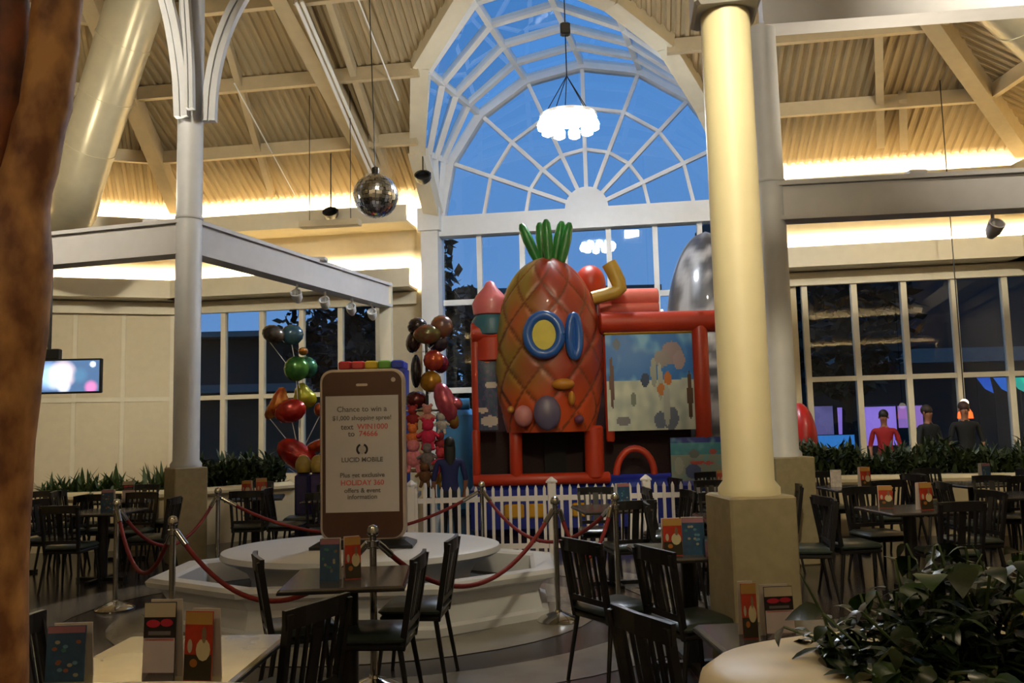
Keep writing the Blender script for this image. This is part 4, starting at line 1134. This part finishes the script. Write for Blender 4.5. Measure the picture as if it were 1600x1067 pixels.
# light blue slide between cart and castle, and red inflatable right of the columns
T = thing('blue_slide', 'pale blue inflatable slide behind the balloon cart', 'inflatable', (X_(714, 13.6), 14.2, 0))
MB().rbox((X_(714, 15), 15.2, .95), (.7, 1.2, 1.86), .12).build('body', mat('slide_blue', (60, 140, 200), .35, coat=.3), T, True)
MB().tube([(X_(694, 15), 14.6, 1.95), (X_(736, 15), 14.6, 1.95)], .1, 12).build('top_tube', MATS['slide_blue'], T, True)
xr = atY(1250, 668, 11.9).x
xr = atY(1250, 668, 13.3).x
T = thing('red_inflatable', 'round red inflatable peeking out beside the slimmer column', 'inflatable', (xr, 13.3, 0))
MB().ball((xr, 13.3, 1.15), (.24, .4, .66), 20, 14).build('body', mat('inflatable_red', (190, 30, 26), .35, coat=.3), T, True)
MB().lathe([(.3, 0), (.3, .3), (.12, .6)], 20, (xr, 13.3, 0)).build('stand', M_DARK, T, True)

# ------------------------------------------------------------------ balloons and cart
M_STR = mat('balloon_string', (200, 200, 200), .6)
def foil(px, py, Y, rx, rz_, col, label, rot=0, col2=None, anchor=None, lobes=0, ry=.12):
    c = atY(px, py, Y); T = thing('foil_balloon', label, 'balloon', tuple(c), 0, 'foil balloons of the vendor')
    Mx = Matrix.Rotation(rot, 3, 'Y'); m_ = MB(); N = 28; rings = []
    for k, (s_, d) in enumerate(((.05, 1), (.5, .86), (.85, .5), (.97, .2), (1.04, 0), (.97, -.2), (.85, -.5), (.5, -.86), (.05, -1))):
        R_g = []
        for i in range(N):
            a = 2 * PI * i / N; l = 1 + (.16 * math.cos(lobes * a) if lobes else 0) + .015 * math.cos(14 * a)
            R_g.append(c + Mx @ V((rx * s_ * l * math.cos(a), -ry * d, rz_ * s_ * l * math.sin(a))))
        rings.append(R_g)
    m_.loft(rings); m_.build('envelope', mat('foil_%d_%d_%d' % col, tuple(int(c * .86) for c in col), .25, .35, var=.4, scale=7, col2=tuple(int(c * .8) for c in (col2 or [x * .6 for x in col])), coat=.3), T, True)
    if anchor: MB().tube([c + Mx @ V((0, 0, -rz_)), anchor], .006, 5).build('string', M_STR, T)
    return T
AN = atY(468, 770, 12.4)
def A_(z): return V((AN.x, AN.y, z))
foil(427, 522, 12.4, .17, .13, (128, 122, 116), 'grey foil balloon highest over the hedge', .4, (60, 50, 48), A_(2.3))
foil(456, 523, 12.5, .17, .15, (50, 90, 120), 'dark blue foil balloon next to the grey one', 0, (80, 130, 150), A_(2.2))
foil(463, 576, 12.35, .18, .18, (84, 150, 50), 'round bright green foil balloon on the left string', 0, (50, 120, 60), A_(1.6))
foil(478, 574, 12.6, .17, .16, (70, 150, 110), 'teal foil balloon behind the green one', .3, None, A_(1.6))
foil(474, 549, 12.3, .07, .06, (206, 130, 30), 'tiny orange foil balloon on top of the green one', 0)
foil(434, 632, 12.4, .14, .24, (210, 140, 40), 'yellow and red winged foil balloon', .5, (190, 50, 30), A_(1.2), 3)
foil(453, 642, 12.3, .23, .17, (200, 40, 24), 'large red foil balloon below the green one', -.2, (160, 24, 20), A_(1.2))
foil(474, 622, 12.5, .17, .2, (196, 190, 30), 'yellow foil balloon behind the red one', .2, (160, 150, 30), A_(1.2), 3)
foil(499, 640, 12.5, .08, .1, (220, 90, 30), 'small orange foil balloon beside the phone sign', 0, None, A_(1.2))
foil(465, 712, 12.2, .28, .22, (196, 36, 22), 'big red foil balloon just above the planter', .6, (150, 20, 18), A_(.9), 2)
foil(500, 696, 12.25, .22, .09, (226, 84, 36), 'long orange foil balloon reaching to the phone sign', -.25, None, A_(.9))
T = thing('balloon_weight', 'dark balloon weight at the foot of the left balloons', 'weight', (AN.x, AN.y, 0))
MB().lathe([(.16, 0), (.16, .06), (.03, .1), (.02, .95)], 16, (AN.x, AN.y, 0)).build('stand', M_DARK, T, True)
for (x, y, c, l) in ((474, 745, (44, 40, 92), 'navy gift bag bunch behind the hedge end'), (497, 748, (60, 44, 100), 'violet gift bag bunch behind the phone sign')):
    p = atY(x, y, 11.4); T = thing('toy_dispenser', l.replace('gift bag bunch', 'toy dispenser with pale golden top'), 'dispenser', (p.x, 11.4, 0), 0)
    MB().rbox((p.x, 11.4, .5), (.2, .2, .98), .03).build('cabinet', mat('disp_%d' % x, c, .5, var=.4, scale=20), T, True)
    MB().ball((p.x, 11.4, 1.1), (.11, .11, .14), 14, 10).build('globe', mat('disp_gold', (176, 150, 74), .35, var=.3, scale=12), T, True)
    MB().lathe([(.06, .97), (.09, 1.0), (.05, 1.03)], 14, (p.x, 11.4, 0)).build('collar', M_DARK, T, True)
# kiosk with coloured top behind the phone sign
kz = Z_(570, 11.6, 580); kx0, kx1 = X_(528, 11.6), X_(632, 11.6)
T = thing('toy_kiosk', 'toy kiosk with rainbow striped top rail behind the phone sign', 'kiosk', ((kx0 + kx1) / 2, 11.9, 0))
cl = ((190, 30, 36), (214, 60, 60), (216, 180, 40), (110, 170, 60), (40, 60, 170))
for i, c in enumerate(cl):
    a, b = kx0 + (kx1 - kx0) * i / 5, kx0 + (kx1 - kx0) * (i + 1) / 5
    MB().rbox(((a + b) / 2, 11.85, kz), (b - a - .01, .5, .12), .02).build('top_stripe', mat('stripe_%d' % i, c, .4), T)
MB().box((kx1 - .03, 11.85, kz / 2), (.08, .5, kz - .12)).build('blue_post', mat('kiosk_blue', (30, 44, 150), .4), T)
MB().box((kx0 + .04, 11.85, kz / 2), (.06, .5, kz - .12)).build('post', M_WHITE, T)
MB().rbox(((kx0 + kx1) / 2, 11.9, .45), (kx1 - kx0 - .2, .4, .9), .03).build('counter', mat('kiosk_body', (120, 60, 60), .5), T)
# right-hand balloon rack
RX_, RYY = X_(668, 11.3), 11.3
T = thing('balloon_rack', 'dark wire rack of toys and balloons beside the arch pilaster', 'rack', (RX_, RYY, 0))
MB().tube([(RX_, RYY, 0), (RX_, RYY, 2.95)], .02, 8).build('pole', M_DARK, T); MB().lathe([(.35, 0), (.35, .04), (.04, .08)], 20, (RX_, RYY, 0)).build('base', M_DARK, T)
for z in (.6, 1.0, 1.4, 1.8):
    MB().tube([(RX_ + .3 * math.cos(2 * PI * i / 20), RYY + .3 * math.sin(2 * PI * i / 20), z) for i in range(21)], .012, 6).build('hoop', M_CHROME, T)
    MB().tube([(RX_ - .3, RYY, z), (RX_ + .3, RYY, z)], .01, 6).build('hoop_arm', M_CHROME, T); 
def B_nc(z): return V((RX_, RYY, z))
foil(652, 510, 11.3, .13, .12, (40, 36, 38), 'black foil balloon at the top of the right rack', 0, (80, 60, 60), B_nc(2.7))
foil(646, 534, 11.35, .10, .15, (96, 66, 56), 'brown-black foil balloon hanging below the black one', .2, (40, 34, 36), B_nc(2.6))
foil(667, 522, 11.2, .18, .13, (120, 130, 80), 'green and red printed foil balloon amid the dark ones', 0, (150, 60, 50), B_nc(2.6))
foil(690, 510, 11.3, .15, .15, (112, 98, 112), 'greyish violet foil balloon at the rack top', 0, (190, 120, 60), B_nc(2.6))
foil(684, 535, 11.4, .14, .13, (84, 74, 92), 'dark violet foil balloon under the greyish one', 0, None, B_nc(2.5))
foil(677, 563, 11.25, .13, .14, (220, 100, 30), 'orange foil balloon in the middle of the right rack', 0, (200, 50, 70), B_nc(2.3))
foil(688, 568, 11.4, .11, .13, (150, 40, 80), 'crimson foil balloon behind the orange one', 0, None, B_nc(2.2))
foil(673, 596, 11.25, .14, .14, (206, 150, 30), 'golden round foil balloon under the orange one', 0, (170, 110, 24), B_nc(2.0))
foil(696, 628, 11.1, .13, .26, (214, 96, 116), 'pink teardrop foil balloon leaning from the rack', -.35, (190, 70, 96), B_nc(1.8))
foil(711, 630, 11.15, .10, .08, (222, 100, 120), 'small pink foil balloon tip beside the teardrop one', .5, None, B_nc(1.7))
foil(707, 655, 11.2, .08, .13, (150, 150, 50), 'olive green foil balloon under the pink ones', -.3, (200, 90, 50), B_nc(1.6))
foil(650, 580, 11.3, .07, .22, (60, 50, 48), 'slim dark foil balloon along the rack string', 0, None, B_nc(2.0))
foil(650, 625, 11.35, .14, .12, (120, 34, 30), 'dark red foil balloon low on the rack', 0, (60, 30, 30), B_nc(1.6))
# plush toys hanging on the hoops
def plush(px, py, Y, r, col, label, arms=True):
    c = atY(px, py, Y); T = thing('plush_toy', label, 'toy', tuple(c), 0, 'plush toys on the right rack')
    mt = mat('plush_%d_%d_%d' % col, col, .8, var=.3, scale=30)
    MB().ball(c, (r, r * .8, r * 1.1), 12, 8).build('body', mt, T, True); MB().ball(c + V((0, -.02, r * 1.5)), r * .8, 12, 8).build('head', mt, T, True)
    for s_ in (-1, 1):
        MB().ball(c + V((s_ * r * .6, 0, r * 2.2)), r * .3, 8, 6).build('ear', mt, T, True); MB().tube([c + V((s_ * r * .6, 0, r * .5)), c + V((s_ * r * 1.5, -.03, 0))], [r * .3, r * .22], 7).build('arm', mt, T, True)
        MB().tube([c + V((s_ * r * .4, 0, -r * .7)), c + V((s_ * r * .7, -.05, -r * 1.7))], [r * .33, r * .26], 7).build('leg', mt, T, True)
for a in ((645, 655, 11.1, .08, (150, 30, 34), 'dark red plush toy at the top left of the rack'), (668, 654, 11.05, .08, (196, 130, 120), 'pale pink plush toy at the rack middle'), (690, 664, 11.1, .07, (190, 184, 180), 'white plush toy on the upper hoop'),
          (669, 682, 11.0, .10, (206, 34, 80), 'hot pink plush toy in the rack centre'), (645, 684, 11.05, .08, (222, 120, 60), 'glowing orange plush toy left of the pink one'), (688, 694, 11.1, .07, (150, 40, 50), 'small crimson plush toy right of the pink one'),
          (646, 716, 11.05, .11, (222, 130, 140), 'big light pink plush toy at the rack foot'), (668, 716, 11.0, .09, (120, 110, 112), 'grey plush toy on the lower hoop'), (690, 724, 11.0, .09, (200, 60, 80), 'red and white plush toy beside the visitor'),
          (664, 744, 11.0, .08, (110, 70, 40), 'brown plush toy hanging lowest on the rack'), (682, 746, 11.05, .08, (170, 130, 60), 'golden plush toy hanging lowest on the rack')): plush(*a)

# ------------------------------------------------------------------ people
def person(x, y, rz, h, shirt, trousers, hair, skin, label, long_hair=False):
    T = thing('person', label, 'person', (x, y, 0), rz); k = h / 1.75
    J = {'pelvis': (0, 0, .95), 'waist': (0, 0, 1.08), 'chest': (0, 0, 1.30), 'neck0': (0, .0, 1.45), 'neck': (0, .0, 1.52), 'head0': (0, .01, 1.60), 'head1': (0, .0, 1.68)}
    rad = {'pelvis': (.145, .10), 'waist': (.125, .095), 'chest': (.155, .105), 'neck0': (.08, .06), 'neck': (.05, .05), 'head0': (.068, .08), 'head1': (.07, .085)}
    E = [('pelvis', 'waist'), ('waist', 'chest'), ('chest', 'neck0'), ('neck0', 'neck'), ('neck', 'head0'), ('head0', 'head1')]
    for s_ in (-1, 1):
        n = 'l' if s_ < 0 else 'r'
        for nm, p, r, par in (('sh', (s_ * .18, 0, 1.42), .058, 'chest'), ('el', (s_ * .25, .02, 1.14), .042, 'sh'), ('wr', (s_ * .24, .12, .92), .028, 'el'), ('pa', (s_ * .235, .15, .85), .034, 'wr'),
                              ('hip', (s_ * .09, 0, .88), .085, 'pelvis'), ('kn', (s_ * .10, .02, .50), .056, 'hip'), ('an', (s_ * .10, -.01, .09), .04, 'kn'), ('toe', (s_ * .11, .13, .035), .034, 'an')):
            J[nm + n] = p; rad[nm + n] = (r, r * (.6 if nm == 'pa' else 1)); E.append(((par + n) if par in ('sh', 'el', 'wr', 'hip', 'kn', 'an') else par, nm + n))
        for q, (dx_, L) in enumerate(((-.02, .07), (-.007, .08), (.007, .075), (.02, .06))):
            J['f%d%s' % (q, n)] = (s_ * .235 + dx_, .17, .85 - L); rad['f%d%s' % (q, n)] = (.009, .009); E.append(('pa' + n, 'f%d%s' % (q, n)))
        J['th' + n] = (s_ * .20, .185, .82); rad['th' + n] = (.011, .011); E.append(('wr' + n, 'th' + n))
    keys = list(J); me = bpy.data.meshes.new('body')
    me.from_pydata([tuple(k * c for c in J[q]) for q in keys], [(keys.index(a), keys.index(b)) for a, b in E], []); me.update()
    ob = bpy.data.objects.new('body', me); COL.objects.link(ob)
    sk = ob.modifiers.new('s', 'SKIN'); sk.use_smooth_shade = True; ob.modifiers.new('d', 'SUBSURF').levels = 2
    for i, q in enumerate(keys): me.skin_vertices[0].data[i].radius = (rad[q][0] * k, rad[q][1] * k)
    me.skin_vertices[0].data[0].use_root = True
    dg = bpy.context.evaluated_depsgraph_get(); nm = bpy.data.meshes.new_from_object(ob.evaluated_get(dg)); bpy.data.objects.remove(ob)
    body = bpy.data.objects.new('body', nm); COL.objects.link(body); body.parent = T
    nm.materials.clear()
    for mt in (mat('skin_%d' % skin[0], skin, .55), mat('shirt_%d_%d_%d' % shirt, shirt, .8), mat('trousers_%d_%d_%d' % trousers, trousers, .8), M_DARK): nm.materials.append(mt)
    for p in nm.polygons:
        c = p.center / k; p.use_smooth = True
        p.material_index = 3 if c.z < .08 else 2 if c.z < .97 and abs(c.x) < .2 and c.y < .1 else 1 if c.z < 1.47 and c.z > 1.12 else 1 if abs(c.x) < .19 and .9 < c.z < 1.2 else 0
    B = lambda n_, m_, mt: m_.build(n_, mt, T, True, False)
    mh = mat('hair_%d_%d_%d' % hair, hair, .6); hz = 1.66 * k
    B('hair', MB().ball((0, -.018 * k, hz + .035 * k), (.086 * k, .10 * k, .098 * k), 16, 10), mh)
    if long_hair: B('hair', MB().loft([[V((math.cos(a) * w_ * k, -.05 * k + math.sin(a) * .045 * k, z * k)) for a in [2 * PI * i / 12 for i in range(12)]] for w_, z in ((.05, 1.36), (.085, 1.45), (.09, 1.6), (.08, 1.7))]), mh)
    B('nose', MB().ball((0, .092 * k, 1.63 * k), (.012 * k, .018 * k, .02 * k), 8, 6), MATS['skin_%d' % skin[0]])
    for s_ in (-1, 1):
        B('eye', MB().ball((s_ * .028 * k, .082 * k, 1.66 * k), .011 * k, 8, 6), M_DARK); B('ear', MB().ball((s_ * .078 * k, 0, 1.645 * k), (.012 * k, .02 * k, .03 * k), 8, 6), MATS['skin_%d' % skin[0]])
    B('mouth', MB().ball((0, .083 * k, 1.595 * k), (.024 * k, .008 * k, .006 * k), 8, 6), mat('lips', (130, 70, 64), .5))
    return T
def at_d(px, Y): return (px - 800) / F * Y + .02 * Y * 0
def pman(px, Y, *a, **kw): p = atY(px, 690, Y); return person(p.x, Y, *a, **kw)
pman(1383, 14.3, R_(150), 1.64, (150, 20, 26), (40, 36, 40), (24, 18, 16), (150, 100, 76), 'person in a red shirt standing beyond the right hedge')
pman(1452, 14.0, R_(-160), 1.70, (24, 28, 34), (30, 30, 34), (40, 26, 20), (140, 92, 70), 'person in a dark shirt standing between the two others')
pman(1510, 13.7, R_(170), 1.74, (20, 20, 22), (30, 28, 30), (60, 36, 26), (150, 98, 74), 'person in a black t-shirt beneath the glowing orange lamp')
pman(702, 10.55, R_(10), 1.42, (26, 34, 90), (28, 30, 46), (20, 16, 16), (150, 104, 84), 'dark-haired person in navy standing by the balloon rack', long_hair=True)
p = atY(1508, 645, 15.0); T = thing('pendant_lamp', 'small glowing orange pendant lamp above the black t-shirt', 'lamp', tuple(p))
MB().lathe([(.05, .12), (.12, .0), (.13, -.1), (.1, -.1)], 16, p).build('shade', mat('lamp_orange', (240, 110, 50), .5, emit=(240, 100, 40), es=1.2), T, True)
MB().ball(p + V((0, 0, .18)), .07, 12, 8).build('bulb', mat('lamp_white', (255, 240, 220), .5, emit=(255, 236, 210), es=2), T, True)
MB().tube([p + V((0, 0, .2)), (p.x, p.y, roofz(p) + .02)], .01, 5).build('cord', M_DARK, T)

# ------------------------------------------------------------------ tree trunk and its planter
T = thing('artificial_tree', 'mottled brown tree trunk rising from the near cream planter', 'tree', (-1.36, 2.0, .9))
def trunk(prof, Y, nm, mt):
    rings = []; N = 22
    n = len(prof)
    for j, (py, pl_, pr_) in enumerate(prof):
        a, b = atY(pl_, py, Y), atY(pr_, py, Y); c = (a + b) / 2; r = (b - a).length / 2
        rings.append([V((c.x + math.cos(2 * PI * i / N) * r * (1 + .07 * noise.noise(V((math.cos(2 * PI * i / N) * 2, math.sin(2 * PI * i / N) * 2, c.z * 6)))), c.y + math.sin(2 * PI * i / N) * r, c.z)) for i in range(N)])
    return MB().loft(rings).build(nm, mt, T, True)
M_TR = mat('trunk_bark', (184, 134, 78), .6, scale=7, col2=(112, 66, 36), bump=.8, stretch=(2, 2, 1.2))
def interp(P_, n=46):
    out = []
    for i in range(n + 1):
        y = P_[0][0] + (P_[-1][0] - P_[0][0]) * i / n
        for (y0, a0, b0), (y1, a1, b1) in zip(P_, P_[1:]):
            if y0 <= y <= y1: t = (y - y0) / (y1 - y0); t = t * t * (3 - 2 * t); out.append((y, a0 + (a1 - a0) * t, b0 + (b1 - b0) * t)); break
    return out
Pm = interp([(-420, 130, 190), (-60, 62, 132), (60, 50, 120), (150, 38, 110), (230, 18, 92), (320, -10, 72), (400, -25, 76), (500, -38, 70), (600, -48, 58), (720, -58, 46), (820, -62, 40), (930, -60, 37), (1080, -62, 38)])
trunk(Pm[::-1], 2.0, 'main_trunk', M_TR)
Ps = interp([(-420, -30, 20), (-60, -15, 42), (60, -22, 44), (150, -30, 38), (260, -40, 20), (340, -55, 0)], 24)
trunk(Ps[::-1], 2.03, 'side_trunk', mat('trunk_bark_dark', (136, 74, 42), .6, scale=7, col2=(70, 36, 22), bump=.8, stretch=(2, 2, 1.2)))
def round_planter(cx, cy, rx, ry, bx, by, z, label, dx_=0, dy_=0):
    T = thing('round_planter', label, 'planter', (cx, cy, 0)); N = 64
    R = lambda sx, sy, zz, ox=0, oy=0: [V((cx + ox + sx * math.copysign(abs(math.cos(a)) ** .85, math.cos(a)), cy + oy + sy * math.copysign(abs(math.sin(a)) ** .85, math.sin(a)), zz)) for a in [2 * PI * i / N for i in range(N)]]
    MB().loft([R(rx - .12, ry - .12, 0), R(rx - .12, ry - .12, z - .16), R(rx - .03, ry - .03, z - .12), R(rx, ry, z - .07), R(rx - .01, ry - .01, z - .03), R(rx - .05, ry - .05, z), R(bx + .03, by + .03, z, dx_, dy_), R(bx, by, z - .03, dx_, dy_), R(bx, by, z - .12, dx_, dy_)]).build('shell', M_LEDGE, T, True)
    MB().loft([R(bx - .005, by - .005, z - .10, dx_, dy_), R(bx - .005, by - .005, z - .06, dx_, dy_)]).build('soil', M_SOIL, T)
    return T
round_planter(-1.06, 1.62, .90, .74, .62, .42, .95, 'cream planter ledge holding the tree trunk')
round_planter(1.92, 2.30, 1.44, .48, 1.10, .2, .95, 'rounded cream planter ledge full of trailing leaves', .02, .02)
# trailing leafy plant: every big leaf a part
PLX, PLY = 1.92, 2.32
T = thing('trailing_plant', 'dark green broad-leaved trailing plant spilling over the near planter', 'plant', (PLX, PLY, .88))
M_L = [mat('leaf_dark', (26, 44, 18), .3, var=.4, scale=15), mat('leaf_mid', (40, 66, 24), .3, var=.35, scale=15), mat('leaf_yellow', (150, 132, 50), .4, var=.2)]
def leaf_mesh(i):
    me = bpy.data.meshes.new('leaf'); vs = []; fs = []; n = 5
    W = [.0, .36, .46, .36, .2, 0.0]
    for j in range(n + 1):
        t = j / n; z = -.35 * t * t + .05 * math.sin(3 * t)
        vs += [(-W[j] * .9, t, z + .10 * W[j]), (0, t, z), (W[j] * .9, t, z + .10 * W[j])]
    for j in range(n): k = j * 3; fs += [(k, k + 1, k + 4, k + 3), (k + 1, k + 2, k + 5, k + 4)]
    me.from_pydata(vs, [], fs); me.update()
    for p in me.polygons: p.use_smooth = True
    me.materials.append(M_L[i]); return me
LM = [leaf_mesh(0), leaf_mesh(1), leaf_mesh(2)]
stm = MB(); rnd = random.Random(11)
for i in range(298):
    bx_ = -1.06 + 1.22 * rnd.random() ** .9; by_ = rnd.uniform(-.16, .18)
    hgt = rnd.uniform(.0, 1) ** .8 * (.26 + .04 * math.sin(bx_ * 7)) * min(1, .55 + (bx_ + 1.1) * 1.6)
    a = rnd.uniform(0, 2 * PI); out_ = rnd.uniform(.04, .16)
    tip = V((bx_ + math.cos(a) * out_, by_ + math.sin(a) * out_ * .9 + (-.1 if rnd.random() < .3 else 0), hgt + .07))
    if i % 6 == 0: tip = V((bx_ * 1.02, -.24 - rnd.uniform(0, .05), .09 + rnd.uniform(0, .05)))
    o = bpy.data.objects.new('leaf', LM[2 if i % 29 == 0 else (0 if rnd.random() < .6 else 1)]); COL.objects.link(o); o.parent = T
    o.location = tip; s_ = rnd.uniform(.05, .10); o.scale = (s_, s_, s_)
    o.rotation_euler = (rnd.uniform(-1.0, .1), rnd.uniform(-.5, .5), a - PI / 2 + rnd.uniform(-.4, .4))
    b0 = V((PLX + bx_ * .98, PLY + by_ * .8, .89)); stm.tube([b0, b0.lerp(V((PLX, PLY, .88)) + tip, .5) + V((0, 0, .03)), V((PLX, PLY, .88)) + tip], .004, 4)
fm = MB()
for i in range(1500):
    bx_ = -1.10 + 1.3 * rnd.random(); by_ = rnd.uniform(-.2, .2); hg = rnd.uniform(0, 1) * (.25 + .04 * math.sin(bx_ * 7)) * min(1, .45 + (bx_ + 1.1) * 1.8)
    an = rnd.uniform(0, 2 * PI); leafblade(fm, (PLX + bx_, PLY + by_, .9 + hg), (math.cos(an), math.sin(an), rnd.uniform(-.4, .7)), rnd.uniform(.05, .09), rnd.uniform(.014, .026), rnd.uniform(.4, 1.4), 3)
stuff(fm.build('foliage', M_L[0], T))
stuff(stm.build('stems', mat('stem_green', (60, 80, 40), .5), T))
for (dx_, L, tx, ty) in ((.35, .42, .14, -.05), (.2, .36, -.1, .05), (-.05, .34, .15, 0), (-.3, .3, -.1, 0), (.6, .34, .1, 0)):
    b0 = V((PLX + dx_ - .75, PLY, .89)); MB().tube([b0, b0 + V((tx * .4, ty, L * .6)), b0 + V((tx, ty, L))], [.006, .005, .002], 5).build('stalk', MATS['stem_green'], T)

# long ceiling fixture beside the mirror ball
q0, q1 = atY(470, 352, 16.0), atY(562, 347, 15.8)
T = thing('linear_fixture', 'long beige strip fixture below the mirror ball', 'lamp', tuple((q0 + q1) / 2))
MB().beam(q0, q1, .22, .12).build('housing', M_STEEL, T)
for q in (q0.lerp(q1, .15), q0.lerp(q1, .85)): MB().tube([q, V((q.x, q.y, roofz(q) + .02))], .008, 5).build('hanger_rod', M_DARK, T)
